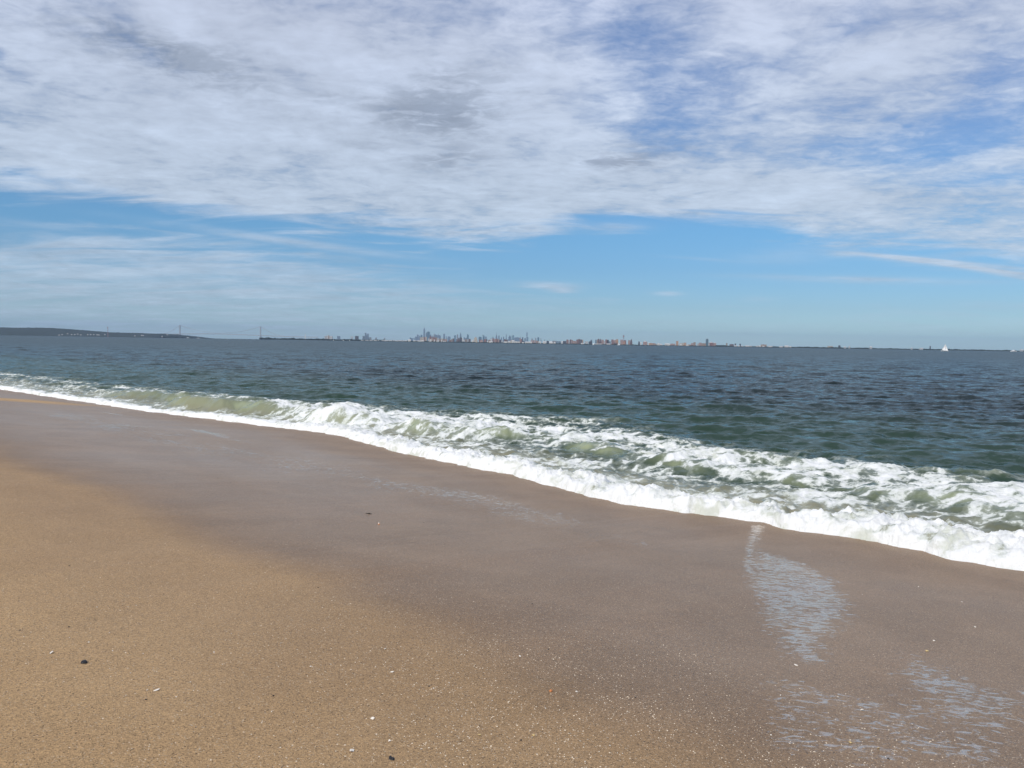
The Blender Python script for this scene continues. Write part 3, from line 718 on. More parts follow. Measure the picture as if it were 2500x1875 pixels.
for u0, u1, v, c_, sh in [
    (238, 326, 542, 'pink', 'step'), (345, 400, 530, 'red', 'flat'), (405, 440, 525, 'brown', 'flat'), (462, 522, 545, 'tan', 'flat'), (524, 566, 518, 'white', 'flat'),
    (578, 618, 505, 'red', 'flat'), (622, 662, 520, 'pink', 'flat'), (666, 712, 515, 'red', 'flat'), (716, 760, 528, 'pink', 'flat'), (764, 816, 540, 'dark', 'flat'), (820, 856, 560, 'pale', 'flat'),
    (888, 992, 530, 'brown', 'twin'), (1312, 1336, 490, 'pink', 'flat'), (1338, 1372, 525, 'red', 'flat'), (1378, 1440, 575, 'dark', 'flat'), (1602, 1660, 550, 'pink', 'step'), (1664, 1722, 560, 'pink', 'flat'),
    (1740, 1786, 565, 'pink', 'flat'), (1790, 1832, 575, 'tan', 'flat'), (2040, 2100, 575, 'dark', 'flat')]:
    bld(Z5(u0), Z5(u1), V4(v), c_, 'block', D=11350. + (int(u0) % 5) * 60, shape=sh)
for u0, u1, v, c_, sh in [
    (155, 215, 345, 'dark', 'flat'), (218, 262, 350, 'blue', 'flat'), (268, 325, 352, 'blue', 'flat'), (360, 425, 348, 'dark', 'flat'), (430, 472, 318, 'red', 'flat'), (474, 500, 330, 'pale', 'flat'),
    (500, 530, 316, 'brown', 'flat'), (534, 564, 322, 'pink', 'twin'), (567, 628, 345, 'pink', 'flat'), (632, 684, 318, 'red', 'flat'), (670, 712, 306, 'brown', 'flat'), (714, 742, 318, 'dark', 'flat'), (742, 770, 322, 'tan', 'flat'),
    (800, 868, 356, 'pale', 'flat'), (880, 945, 356, 'dark', 'flat'), (912, 946, 322, 'blue', 'flat'), (1008, 1034, 320, 'blue', 'flat'), (1040, 1060, 322, 'tan', 'flat'), (1060, 1090, 302, 'brown', 'flat'),
    (1092, 1132, 302, 'brown', 'step'), (1134, 1176, 320, 'pink', 'flat'), (1180, 1210, 345, 'pale', 'flat'), (1212, 1240, 312, 'red', 'flat'), (1242, 1280, 322, 'dark', 'flat'), (1284, 1318, 355, 'blue', 'flat'),
    (1330, 1374, 318, 'red', 'flat'), (1376, 1420, 308, 'pink', 'dome'), (1422, 1466, 312, 'orange', 'flat'), (1510, 1560, 320, 'pink', 'flat'), (1582, 1626, 330, 'red', 'flat'), (1562, 1600, 345, 'orange', 'flat'),
    (1668, 1704, 330, 'pink', 'flat'), (1706, 1750, 310, 'brown', 'step'), (1868, 1902, 350, 'dark', 'step'), (1968, 2048, 345, 'pink', 'dome'), (2085, 2150, 388, 'orange', 'flat'), (2152, 2212, 392, 'pink', 'flat')]:
    bld(Z6(u0), Z6(u1), V6(v), c_, 'block', D=11250. + (int(u0) % 5) * 50, shape=sh)
for u0, u1, v, c_, sh in [
    (22, 70, 256, 'pink', 'flat'), (72, 122, 262, 'tan', 'flat'), (296, 360, 258, 'pink', 'flat'), (372, 400, 223, 'orange', 'flat'), (416, 442, 252, 'cream', 'flat'), (446, 470, 248, 'cream', 'flat'), (472, 502, 245, 'orange', 'flat'),
    (505, 560, 268, 'pink', 'flat'), (565, 592, 250, 'pink', 'flat'), (594, 622, 240, 'tan', 'flat'), (640, 662, 258, 'pale', 'flat'), (664, 700, 245, 'pink', 'flat'), (702, 752, 252, 'tan', 'flat'),
    (786, 800, 242, 'pale', 'flat'), (802, 850, 234, 'red', 'dome'), (852, 886, 240, 'pink', 'dome'), (1015, 1030, 250, 'tan', 'flat'), (1060, 1110, 264, 'brown', 'flat'), (1125, 1140, 256, 'dark', 'flat'), (1188, 1202, 260, 'dark', 'flat'),
    (1465, 1530, 268, 'tan', 'flat')]:
    bld(Z7(u0), Z7(u1), V7(v), c_, 'block', D=11250. + (int(u0) % 5) * 50, shape=sh)
bld(1980 + 175 / 4.254, 1980 + 221 / 4.254, 800 + 190 / 4.254, 'cream', 'block')
bld(1980 + 1233 / 4.254, 1980 + 1241 / 4.254, 800 + 190 / 4.254, 'dark', 'block')
bld(1980 + 284 / 4.254, 1980 + 304 / 4.254, 800 + 184 / 4.254, 'dark', 'block')
# white houses and halls along the water
for u0, u1, v in [(a, b, c + 9) for a, b, c in [(1035, 1092, 505), (1122, 1152, 503), (1156, 1188, 506), (1212, 1240, 502), (1243, 1276, 505), (1300, 1326, 500), (1330, 1360, 507), (1382, 1404, 504), (1460, 1482, 506), (1486, 1504, 508),
                  (1516, 1550, 504), (1553, 1590, 506), (1606, 1640, 508), (1643, 1680, 506), (1702, 1725, 503), (1740, 1785, 512), (1790, 1815, 510), (1820, 1862, 508), (1868, 1905, 513), (1912, 1945, 512), (1950, 1985, 508), (2012, 2068, 490), (655, 680, 502), (790, 804, 505), (455, 470, 500)]]:
    bld(Z3(u0), Z3(u1), V3(v), 'white', 'house', D=10850., shape='gable')
for u0, u1, v in [(322, 370, 562), (386, 405, 562), (430, 478, 560), (482, 540, 565), (544, 608, 562), (762, 808, 540), (872, 905, 545), (948, 1015, 570), (1075, 1096, 560), (1125, 1150, 580), (1166, 1190, 582), (1738, 1752, 612)]:
    bld(Z4(u0), Z4(u1), V4(v), 'white', 'house', D=10850., shape='gable')
for u0, u1, v, sh in [(70, 175, 520, 'step'), (1005, 1060, 580, 'gable'), (1062, 1100, 548, 'step'), (1102, 1168, 560, 'gable'), (1170, 1240, 585, 'flat'), (1244, 1316, 595, 'flat'), (1376, 1440, 610, 'gable'), (1462, 1640, 597, 'gable'),
                      (1820, 1888, 595, 'gable'), (1938, 2030, 588, 'gable'), (2110, 2200, 592, 'gable'), (484, 584, 590, 'gable'), (880, 990, 592, 'flat'), (430, 460, 585, 'gable')]:
    bld(Z5(u0), Z5(u1), V4(v), 'cream' if sh == 'step' else 'white', 'hall', D=10900., shape=sh)
for u0, u1, v in [(0, 24, 358), (92, 158, 372), (175, 214, 362), (332, 358, 350), (722, 785, 388), (985, 1060, 400), (1064, 1144, 402), (1235, 1310, 400), (1912, 1930, 370), (2068, 2082, 376)]:
    bld(Z6(u0), Z6(u1), V6(v), 'white', 'house', D=10850., shape='gable')
for u0, u1, v in [(130, 158, 254), (162, 190, 260), (226, 256, 254), (258, 290, 256), (420, 440, 262), (500, 530, 270), (1122, 1150, 279), (1170, 1190, 282), (1210, 1228, 283), (1262, 1310, 282), (1324, 1340, 284), (1400, 1420, 284),
                  (1430, 1460, 283), (1480, 1506, 286), (1554, 1606, 288), (1700, 1740, 290), (1768, 1815, 281), (1830, 1850, 290)]:
    bld(Z7(u0), Z7(u1), V7(v), 'white', 'house', D=10850., shape='gable')
for u0, u1, v in [(342, 360, 196), (392, 402, 190), (610, 632, 194), (1040, 1050, 206), (1130, 1160, 210), (2172, 2200, 226)]:
    bld(1980 + u0 / 4.254, 1980 + u1 / 4.254, 800 + v / 4.254, 'pale', 'house', D=10850., shape='gable')
# houses on the hill
for u, v in [(50, 190), (122, 212), (410, 188), (740, 216), (760, 248), (800, 243), (870, 232), (922, 242), (962, 242), (1000, 236), (1040, 246), (1130, 243), (1166, 242), (1206, 243), (1250, 245), (1272, 247),
             (1350, 243), (1735, 258), (1822, 253), (1843, 255), (2152, 244)]:
    px_ = u / 5.267; D = 12900. if v < 225 else 12260.
    x, y = place(px_, D); z1 = height(px_, 770 + v / 5.267 - .9, D); z0 = z1 - 12
    o = empty('hillside_house', (x, y, z0 - 3), None, None, rz=.2 * math.sin(u))
    MB().box(-8, 8, -6, 6, 0, 9).build('wall', MATS['white'], o)
    MB().gable(-9, 9, -7, 7, 9.01, 14).build('roof', ROOF, o)
    REC.append(dict(o=o, px=px_, w=3, col='white', kind='hill', top=v, shape='gable', tip=None))

# ---------------------------------------------------------------- bridge
steel = paint('bridge_steel', (.38, .42, .46), .6, .05, .02)
DB = 14000.0
o = empty('suspension_bridge', (*place(538, DB), 0), 'long grey suspension bridge with two tall towers, left of the city', 'bridge')
bx, by = place(538, DB)
lx = place(439.2, DB)[0] - bx; rx_ = place(636, DB)[0] - bx
def towerb(xc, hgt):
    t = MB()
    for q in (-15, 15): t.box(xc - 7, xc + 7, q - 5, q + 5, 0, hgt, .8)
    t2 = MB()
    for zz_ in (hgt - 14, hgt * .36, ): t2.box(xc - 5, xc + 5, -9.9, 9.9, zz_, zz_ + 11)
    p = t.build('tower', steel, o); t2.build('crossbeam', steel, p)
hl = height(439.2, 793.8, DB); hr = height(636, 797.2, DB)
towerb(lx, hl); towerb(rx_, hr)
def deckz(u):                                       # u along the bridge in photo pixels
    return height(u, np.interp(u, [398, 439, 500, 540, 590, 636, 700, 780], [815.5, 814.5, 813.9, 814.3, 816, 818.4, 820.6, 822.6]), DB)
dk = MB(); us = np.arange(398, 781, 6.0)
for a, b in zip(us[:-1], us[1:]):
    xa, xb = place(a, DB)[0] - bx, place(b, DB)[0] - bx; za, zb = deckz(a), deckz(b)
    dk.poly([(xa, -15, za - 13), (xb, -15, zb - 13), (xb, 15, zb - 13), (xa, 15, za - 13), (xa, -15, za), (xb, -15, zb), (xb, 15, zb), (xa, 15, za)],
            [(3, 2, 1, 0), (4, 5, 6, 7), (0, 1, 5, 4), (2, 3, 7, 6)] + ([(3, 0, 4, 7)] if a == us[0] else []))
dk.build('deck', steel, o)
mx_ = (lx + rx_) / 2; low = deckz(538) + 10
for q in (-14, 14):
    cb = MB(); pts = []
    for i in range(33):
        t = i / 32; xx_ = lx + (rx_ - lx) * t; pk = hl + (hr - hl) * t
        pts.append((xx_, q, low + (pk - low) * (2 * t - 1) ** 2))
    e0 = (place(396, DB)[0] - bx, q, deckz(398)); e1 = (place(692, DB)[0] - bx, q, deckz(692))
    for k in range(6):
        t = k / 6; pts.insert(k, tuple(e0[i] + ((lx, q, hl)[i] - e0[i]) * t - (28 * math.sin(t * math.pi) if i == 2 else 0) for i in range(3)))
    for k in range(1, 7):
        t = k / 6; pts.append(tuple((rx_, q, hr)[i] + (e1[i] - (rx_, q, hr)[i]) * t - (28 * math.sin(t * math.pi) if i == 2 else 0) for i in range(3)))
    for a, b in zip(pts[:-1], pts[1:]): cb.tube(a, b, 1.6, n=5)
    cab = cb.build('main_cable', steel, o)
    hg = MB()
    for p in pts[6:-6:1]:
        u = 538 + (p[0]) * FPX / DB; z = deckz(u)
        if p[2] - z > 4: hg.tube((p[0], q, z), p, .5, n=4)
    hg.build('hangers', steel, cab)

# ---------------------------------------------------------------- masts, lights, cranes
lat = paint('mast_paint', (.35, .20, .19), .6, .05, .1)
def mast(px_, top, D, label, head, z0=0.0):
    x, y = place(px_, D); h = height(px_, top, D) - z0
    o = empty('radio_mast' if not head == 'umbrella' else 'amusement_tower', (x, y, z0), label, 'tower')
    m_ = MB(); wb, wt = (4.5, 2.2) if head != 'umbrella' else (9, 5)
    for i in range(4):
        a = math.pi / 4 + i * math.pi / 2; b = a + math.pi / 2
        m_.tube((wb * math.cos(a), wb * math.sin(a), 0), (wt * math.cos(a), wt * math.sin(a), h * .93), 1.0, .8, 5)
        for k in range(9):
            f0, f1 = k / 9, (k + 1) / 9; r0_ = wb + (wt - wb) * f0; r1_ = wb + (wt - wb) * f1
            m_.tube((r0_ * math.cos(a), r0_ * math.sin(a), h * .93 * f0), (r1_ * math.cos(b), r1_ * math.sin(b), h * .93 * f1), .45, n=4)
    m_.build('lattice', lat, o)
    hm = MB()
    if head == 'umbrella':
        hm.cone(0, 0, h * .80, h * .84, 6, 15, 12).cone(0, 0, h * .841, h * .88, 15, 9, 12).cone(0, 0, h * .94, h * .97, 5, 13, 12).cone(0, 0, h * .971, h, 13, 3, 12)
    else: hm.cone(0, 0, h * .86, h * .90, 3, 6, 10).cone(0, 0, h * .901, h, 6, 4, 10)
    hm.build('top_platform', lat, o); return o
mast(263.3, 797.8, 12300., 'thin mast with a dark knob on top, rising over the wooded hill', 'knob')
mast(Z6(1572), V6(230), 11200., 'lattice amusement tower with an umbrella top above pink apartment blocks', 'umbrella')
x, y = place(396.2, 10500.); o = empty('lighthouse', (x, y, 0), 'squat white lighthouse on a dark base off the end of the hill', 'lighthouse')
MB().cone(0, 0, 0, 12, 9, 7, 14).build('base', MATS['dark'], o)
tw_ = MB().cone(0, 0, 12.01, 25, 5.5, 4.6, 14).build('tower', MATS['white'], o)
MB().cone(0, 0, 25.01, 30, 2.8, 2.8, 10).cone(0, 0, 30.01, 33, 3.4, .3, 10).build('lantern', MATS['dark'], o)
x, y = place(745.4, 12400.); h = height(745.4, 816, 12400.); o = empty('monument', (x, y, 0), 'slim white tower standing alone above the trees right of the bridge', 'tower')
MB().box(-8, 8, -8, 8, 0, h * .12, .8).build('plinth', MATS['pale'], o); MB().box(-5, 5, -5, 5, h * .12 + .01, h * .93, .8).box(-3, 3, -3, 3, h * .93 + .01, h, .2).build('shaft', MATS['white'], o)
# glass arch tower
x, y = place(1580 + 768 / 5.267, 11500.); h = height(1580 + 768 / 5.267, V7(195), 11500.)
o = empty('arched_tower', (x, y, 0), 'dark green round-headed tower among the pink blocks on the right', 'tower')
a = MB(); W = 16.0; n = 14; hb = h - W
v = [(-W, 0), (W, 0)] + [(W * math.cos(i / n * math.pi), hb + W * math.sin(i / n * math.pi)) for i in range(n + 1)]
V_ = [(p, -9, q) for p, q in v] + [(p, 9, q) for p, q in v]; N_ = len(v)
a.poly(V_, [list(range(N_)), list(range(2 * N_ - 1, N_ - 1, -1))] + [[i, i + N_, (i + 1) % N_ + N_, (i + 1) % N_] for i in range(N_)])
a.build('wall', MATS['teal'], o)
rb = MB()
for i in range(n):
    p, q = v[2 + i], v[3 + i]; rb.tube((p[0], -9.5, p[1]), (q[0], -9.5, q[1]), 1.4, n=5)
rb.tube((W, -9.5, 0), (W, -9.5, hb), 1.4, n=5).tube((-W, -9.5, 0), (-W, -9.5, hb), 1.4, n=5); rb.build('rib', MATS['pale'], o)
# gantry cranes with raised booms
for px_, lab in ((453.5, 'left one of two grey dock cranes with raised booms under the bridge'), (473, 'right one of two grey dock cranes with raised booms under the bridge')):
    D = 15000.; x, y = place(px_, D); o = empty('dock_crane', (x, y, 0), lab, 'crane', 'dock cranes under the bridge')
    f = MB()
    for a_ in (-9, 9):
        for b_ in (-9, 9): f.tube((a_, b_, 0), (a_ * .8, b_, 34), 1.3)
    for b_ in (-9, 9): f.tube((-9, b_, 20), (9, b_, 20), 1.0)
    f.build('frame', steel, o)
    MB().tube((8, 0, 33), (-24, 0, 62), 2.2, 1.2).tube((8, 0, 33), (26, 0, 36), 1.5, 1.0).build('boom', steel, o)
    MB().box(2, 12, -4, 4, 34.2, 40).build('cab', MATS['pale'], o)

# ---------------------------------------------------------------- boats
white_p = paint('boat_white', (.85, .85, .84), .35, .03, .5)
sail_m = paint('sail_cloth', (.88, .88, .87), .7, .03, .3)
hull_dk = paint('boat_dark', (.06, .07, .10), .4, .05, .5)
def hull(L, B, Hh, sheer=.25):
    n = 12; v = []; f = []
    for i in range(n + 1):
        t = i / n; x = -L / 2 + L * t; w = B / 2 * (math.sin(min(1, (1 - t) * 1.9) * math.pi / 2)) * (.8 + .2 * min(1, t * 4)); w = max(w, .03)
        z = Hh * (1 + sheer * (t - .35) ** 2 * 2)
        v += [(x, -w, z), (x, -w * .8, Hh * .35), (x * (.97 if t == 1 else 1), 0, -.3), (x, w * .8, Hh * .35), (x, w, z)]
    for i in range(n):
        a = i * 5
        for k in range(4): f.append([a + k, a + k + 1, a + k + 6, a + k + 5])
        f.append([a + 4, a, a + 5, a + 9])
    f.append([0, 4, 3, 2, 1]); f.append([n * 5 + k for k in range(5)])
    return MB().poly(v, f)
def sheet(p0, p1, p2, belly, n=8, th=.03):
    """curved triangular sail with a little thickness"""
    p0, p1, p2 = map(Vector, (p0, p1, p2)); nrm = (p1 - p0).cross(p2 - p0).normalized(); v = []; f = []; idx = {}
    for side in (0, 1):
        for i in range(n + 1):
            for j in range(n + 1 - i):
                a, b = i / n, j / n; c = 1 - a - b
                p = p0 * c + p1 * a + p2 * b + nrm * (belly * 27 * a * b * c * .8 + belly * 2 * (a * c + b * c + a * b) * .4 + (th if side else 0))
                idx[side, i, j] = len(v); v.append(tuple(p))
        for i in range(n):
            for j in range(n - i):
                t = [idx[side, i, j], idx[side, i + 1, j], idx[side, i, j + 1]]; f.append(t if side else t[::-1])
                if j < n - i - 1:
                    t = [idx[side, i + 1, j], idx[side, i + 1, j + 1], idx[side, i, j + 1]]; f.append(t if side else t[::-1])
    return MB().poly(v, f)
def sailboat(px_, D, mast_h, rz, label, heel=0.06):
    x, y = place(px_, D); L = mast_h * .9
    o = empty('sailboat', (x, y, 0), label, 'sailboat', rz=rz); o.rotation_euler = (heel, 0, rz)
    hull(L, L * .28, L * .10).build('hull', white_p, o)
    MB().box(-L * .2, L * .12, -L * .07, L * .07, L * .09, L * .15, .8).build('cabin', white_p, o)
    MB().tube((L * .06, 0, 0), (L * .06, 0, mast_h), .10, .06).build('mast', MATS['pale'], o)
    MB().tube((L * .06, 0, L * .19), (-L * .42, L * .05, L * .19), .09).build('boom', MATS['pale'], o)
    sheet((L * .05, 0, L * .21), (-L * .41, L * .05, L * .21), (L * .05, 0, mast_h * .98), L * .05).build('mainsail', sail_m, o)
    sheet((L * .47, 0, L * .12), (-L * .02, L * .07, L * .16), (L * .08, 0, mast_h * .92), L * .05).build('jib', sail_m, o)
    return o
sailboat(2306.5, 1900., 16.5, -.15, 'white sailboat with two tall sails under the right end of the treeline', .05)
sailboat(Z6(1478), 5200., 22.5, .45, 'white sailboat with full sails in front of the brick apartment blocks', .05)
sailboat(Z6(972), 7600., 16, 2.8, 'small distant white sailboat in front of the far apartment blocks', .05)
def motorboat(px_, D, L, label, rz=0.0, decks=2, dark=False, cat='motorboat'):
    x, y = place(px_, D); o = empty(cat, (x, y, 0), label, cat, rz=rz)
    hull(L, L * .26, L * .12).build('hull', hull_dk if dark else white_p, o)
    c = MB().box(-L * .30, L * .20, -L * .09, L * .09, L * .115, L * .20, .92)
    if decks > 1: c.box(-L * .16, L * .10, -L * .07, L * .07, L * .202, L * .28, .85)
    cb = c.build('cabin', white_p, o)
    w = MB()
    for k in range(5):
        for q in (-1, 1): w.box(-L * .24 + k * L * .085, -L * .19 + k * L * .085, q * L * .088 - L * .004, q * L * .088 + L * .004, L * .15, L * .18)
    w.build('window_band', hull_dk, cb)
    MB().tube((-L * .05, 0, L * .19), (-L * .08, 0, L * .42), L * .008, L * .004).build('mast', white_p, o); return o
motorboat(2475, 3600., 27, 'white motor yacht at the far right edge of the horizon', .1)
motorboat(459, 12500., 52, 'white ship with a high cabin beside the left bridge tower', .2, cat='ship')
motorboat(484, 12500., 48, 'long low white ship second from the left bridge tower', -.1, 1, cat='ship')
motorboat(555.5, 9000., 14, 'small white boat alone under the middle of the bridge', .0, 1)
motorboat(646, 12000., 40, 'white ferry just right of the right bridge tower', .1, cat='ship')

# ---------------------------------------------------------------- labels for the skyline
CN = {'blue': 'blue-grey', 'teal': 'dark teal', 'grey': 'grey', 'cream': 'cream', 'tan': 'tan', 'red': 'red brick', 'pink': 'pinkish brick', 'brown': 'brown brick', 'orange': 'orange brick',
      'white': 'white', 'dark': 'dark', 'pale': 'pale grey'}
LM = [(-50, 'the left edge of the hill'), (263.3, 'the thin mast on the hill'), (396, 'the white lighthouse'), (636, 'the right bridge tower'), (745.4, 'the slim white monument'), (801.8, 'the twin hospital slabs'),
      (892.6, 'the pair of lone towers'), (1035.5, 'the tallest skyscraper'), (1126, 'the pointed skyscraper mid-city'), (1161, 'the broad cream block'), (1212, 'the skyscraper with the needle spire'), (1286.2, 'the thin supertall tower'), (1388, 'the first red brick block'),
      (Z6(1478), 'the sailboat by the brick blocks'), (Z6(1572), 'the umbrella-topped tower'), (Z7(386), 'the narrow orange block'), (Z7(768), 'the round-headed green tower'), (2306.5, 'the big white sailboat')]
ORD = ['first', 'second', 'third', 'fourth', 'fifth', 'sixth', 'seventh', 'eighth', 'ninth', 'tenth', 'eleventh', 'twelfth', 'thirteenth', 'fourteenth', 'fifteenth', 'sixteenth', 'seventeenth', 'eighteenth', 'nineteenth', 'twentieth',
       'twenty-first', 'twenty-second', 'twenty-third', 'twenty-fourth', 'twenty-fifth', 'twenty-sixth']
NK = {'tower': ('skyscraper', 'skyscraper'), 'block': ('apartment block', 'building'), 'house': ('low shore house', 'house'), 'hall': ('low waterfront hall', 'building'), 'hill': ('house on the hill', 'house')}
GR = {'tower': 'skyscrapers of the far city', 'block': 'apartment blocks on the far shore', 'house': 'low white houses along the far shore', 'hall': 'waterfront halls on the far shore', 'hill': 'white houses on the wooded hill'}
cnt = {}
for r in sorted(REC, key=lambda r: r['px']):
    o = r['o']; lm = max((l for l in LM if l[0] <= r['px'] + .3), key=lambda l: l[0])
    k = (lm[1], r['kind'], r['col']); cnt[k] = cnt.get(k, 0) + 1
    nm, cat = NK[r['kind']]
    o['label'] = f"{CN[r['col']]} {nm}, {ORD[cnt[k] - 1]} such right of {lm[1]}"
    if abs(r['px'] - 1035.5) < .6 and r['kind'] == 'tower': o['label'] = 'tallest blue-grey skyscraper of the city, tapering to an antenna'
    elif abs(r['px'] - 1286.2) < .6 and r['kind'] == 'tower': o['label'] = 'very thin supertall blue-grey tower standing well above its neighbours'
    elif abs(r['px'] - Z5(683.5)) < .6 and r['kind'] == 'tower': o['label'] = 'stepped blue-grey skyscraper tapering to a long needle spire'
    elif abs(r['px'] - Z4(2002)) < .6 and r['kind'] == 'block': o['label'] = 'broad cream stepped block behind the dark trees, mid-skyline'
    elif abs(r['px'] - Z7(386)) < .6: o['label'] = 'narrow orange tower block taller than the pink ones around it'
    elif abs(r['px'] - Z4(1596)) < .6: o['label'] = 'pointed blue-grey skyscraper between the two groups of the city'
    o['category'] = cat; o['group'] = GR[r['kind']]

# ---------------------------------------------------------------- things lying on the sand
shell_m = paint('shell_white', (.80, .74, .64), .45, .15, 60)
shell_y = paint('shell_yellow', (.62, .46, .20), .45, .15, 60)
shell_o = paint('shell_orange', (.55, .20, .06), .45, .2, 60)
pebble_m = paint('pebble_black', (.012, .011, .012), .35, .3, 60)
weed_m = paint('seaweed_brown', (.020, .014, .008), .5, .3, 60)
def rock_mesh(name, rx, ry, rz_, seed, sub=3, rough_=.22):
    bm = bmesh.new(); bmesh.ops.create_icosphere(bm, subdivisions=sub, radius=1)
    rr = random.Random(seed); ph = [rr.uniform(0, 6.28) for _ in range(9)]
    for v in bm.verts:
        c = v.co; d = 1 + rough_ * (math.sin(c.x * 2.6 + ph[0]) * math.sin(c.y * 2.9 + ph[1]) + .6 * math.sin(c.z * 4 + ph[2]) * math.sin(c.x * 5 + ph[3]) + .35 * math.sin(c.y * 9 + ph[4]) * math.sin(c.z * 8 + ph[5]))
        v.co = Vector((c.x * rx * d, c.y * ry * d, max(c.z, -.5) * rz_ * d))
    me = bpy.data.meshes.new(name); bm.to_mesh(me); bm.free()
    me.polygons.foreach_set('use_smooth', [True] * len(me.polygons)); return me
def shell_mesh(name, L, W, seed, frag=False):
    """a fan shell or a broken piece of one: domed, ribbed, with thickness"""
    rr = random.Random(seed); nr, na = 6, 14; v = []; f = []
    a0, a1 = (-1.15, 1.15) if not frag else (-rr.uniform(.3, 1.0), rr.uniform(.4, 1.1))
    for s_ in (0, 1):
        for i in range(nr + 1):
            for j in range(na + 1):
                t = i / nr; a = a0 + (a1 - a0) * j / na
                rad = t * (1 + (.10 * math.sin(j * 2.7 + seed) if frag else 0)); rib = .04 * math.cos(j * math.pi)
                x = math.sin(a) * rad * W; y = math.cos(a) * rad * L
                z = (math.sin(t * math.pi * .62) * .34 * (1 - .5 * (a / 1.3) ** 2) + rib * t) * L * .8 - (L * .10 if s_ else 0)
                v.append((x, y - L * .5, z + L * .06))
    n1 = (nr + 1) * (na + 1)
    for i in range(nr):
        for j in range(na):
            a = i * (na + 1) + j; q = [a, a + na + 1, a + na + 2, a + 1]; f.append(q); f.append([k + n1 for k in q[::-1]])
    rim = [nr * (na + 1) + j for j in range(na + 1)]
    for a, b in zip(rim[:-1], rim[1:]): f.append([a, b, b + n1, a + n1][::-1])
    me = bpy.data.meshes.new(name); me.from_pydata(v, [], f); me.update()
    me.polygons.foreach_set('use_smooth', [True] * len(me.polygons)); return me
def put(o, px_, py_, seed=0, tilt=.15, lift=.0):
    x, y, z = on_sand(px_, py_); rr = random.Random(seed)
    o.location = (x, y, z + lift); o.rotation_euler = (rr.uniform(-tilt, tilt), rr.uniform(-tilt, tilt), rr.uniform(0, 6.28)); return o
r6 = lambda u, v: (u / 2.765, 1275 + v / 2.765)
r7 = lambda u, v: (800 + u / 2.765, 1275 + v / 2.765)
r5 = lambda u, v: (1700 + u / 2.655, 1250 + v / 2.655)
def solo(me, mat, pos, name, label, cat, seed, tilt=.15, lift=0.0, group=None):
    o = link_mesh(name, me, mat); put(o, *pos, seed, tilt, lift); tag(o, label, cat, group); return o
solo(rock_mesh('pebble', .0175, .0145, .012, 1), pebble_m, r6(568, 949), 'pebble', 'round black pebble on the dry sand at lower left', 'pebble', 1, .1, .002, 'black pebbles on the sand')
solo(rock_mesh('pebble', .0135, .010, .008, 2, 3, .4), pebble_m, r7(430, 1599), 'pebble', 'ragged black pebble near the bottom edge, right of a white shell', 'pebble', 5, .1, .002, 'black pebbles on the sand')
sw = solo(rock_mesh('seaweed_clump', .028, .012, .010, 3, 3, .5), weed_m, (899.5, 1254.5), 'seaweed_clump', 'small dark hump of seaweed on the smooth wet sand', 'seaweed', 2, .0, .0); sw.rotation_euler = (0, 0, .1)
for i in range(5):
    a = i * 1.25; MB().tube((0, 0, .004), (.036 * math.cos(a), .014 * math.sin(a), .002), .0022, .001, 5).build('frond', weed_m, sw)
sn = empty('sea_snail', (0, 0, 0), 'orange-yellow snail shell with a pale tip on wet sand below the seaweed', 'shell'); put(sn, 925, 1280, 3, 0)
link_mesh('body_whorl', rock_mesh('body_whorl', .013, .011, .011, 4, 3, .06), shell_o, sn)
MB().cone(0, 0, 0, .012, .008, .001, 12).build('spire', shell_m, sn, (.002, 0, .009))
solo(rock_mesh('pebble', .010, .0085, .007, 6, 3, .2), shell_o, r7(1507, 1142), 'pebble', 'bright orange pebble on the coarse sand, bottom centre', 'pebble', 7, .1, .002)
for n_, (pos, L, W, lab) in enumerate([
    (r6(346, 884), .014, .017, 'white shell left of the round black pebble'), (r6(1058, 1136), .013, .014, 'largest white shell below and right of the round black pebble'),
    (r7(304, 1328), .013, .009, 'long narrow white shell above the ragged black pebble'), (r7(415, 1477), .0085, .0095, 'small round white shell straight above the ragged black pebble'),
    (r7(163, 1546), .014, .013, 'white fan shell left of the ragged black pebble near the bottom edge'),
    (r7(1297, 906), .0085, .0085, 'white shell above and left of the orange pebble'),
    (r7(1680, 1147), .009, .0075, 'white shell just right of the orange pebble'), (r7(1390, 1440), .008, .007, 'yellowish shell below the orange pebble'),
    (r7(1025, 1437), .0085, .0085, 'white shell alone at bottom centre, left of the yellowish shell'),
    (r7(387, 857), .010, .010, 'white shell on the dry sand right of centre-left, upper one of two'), (r7(435, 1013), .009, .011, 'white shell on the dry sand, lower one of two'),
    (r5(646, 995), .013, .011, 'white shell at the lower end of the big rippled sheet of water'), (r5(1810, 748), .014, .010, 'white shell highest on the wet sand at the right'),
    (r5(1540, 836), .011, .009, 'white shell left of the highest shell on the right wet sand'), (r5(1495, 903), .014, .012, 'brownish shell at the top of the right-hand ripples'),
    (r5(1073, 1286), .013, .008, 'long white shell in the middle of the right-hand ripples'), (r5(997, 1497), .011, .009, 'yellow shell among the ripples near the bottom right'),
    (r5(1180, 1533), .010, .008, 'white shell just right of the yellow shell at bottom right'), (r5(915, 1203), .011, .006, 'sliver of white shell above the long white shell'),
    (r5(1440, 486), .009, .009, 'tiny white shell on the plain wet sand under the foam, left one'), (r5(1721, 584), .010, .008, 'tiny white shell on the plain wet sand under the foam, right one'),
    (r6(2097, 977), .008, .008, 'white shell on the dry sand left of the bottom centre')]):
    solo(shell_mesh('shell', L * 1.25, W * 1.25, n_, n_ % 3 == 0), shell_y if 'yellow' in lab or 'brown' in lab else shell_m, pos, 'shell', lab, 'shell', n_ + 20, .25, .001, 'single shells on the sand')
fr0 = [link_mesh('shell_fragment', shell_mesh('shell_fragment', .007, .006, 50 + k, True), shell_m) for k in range(3)]
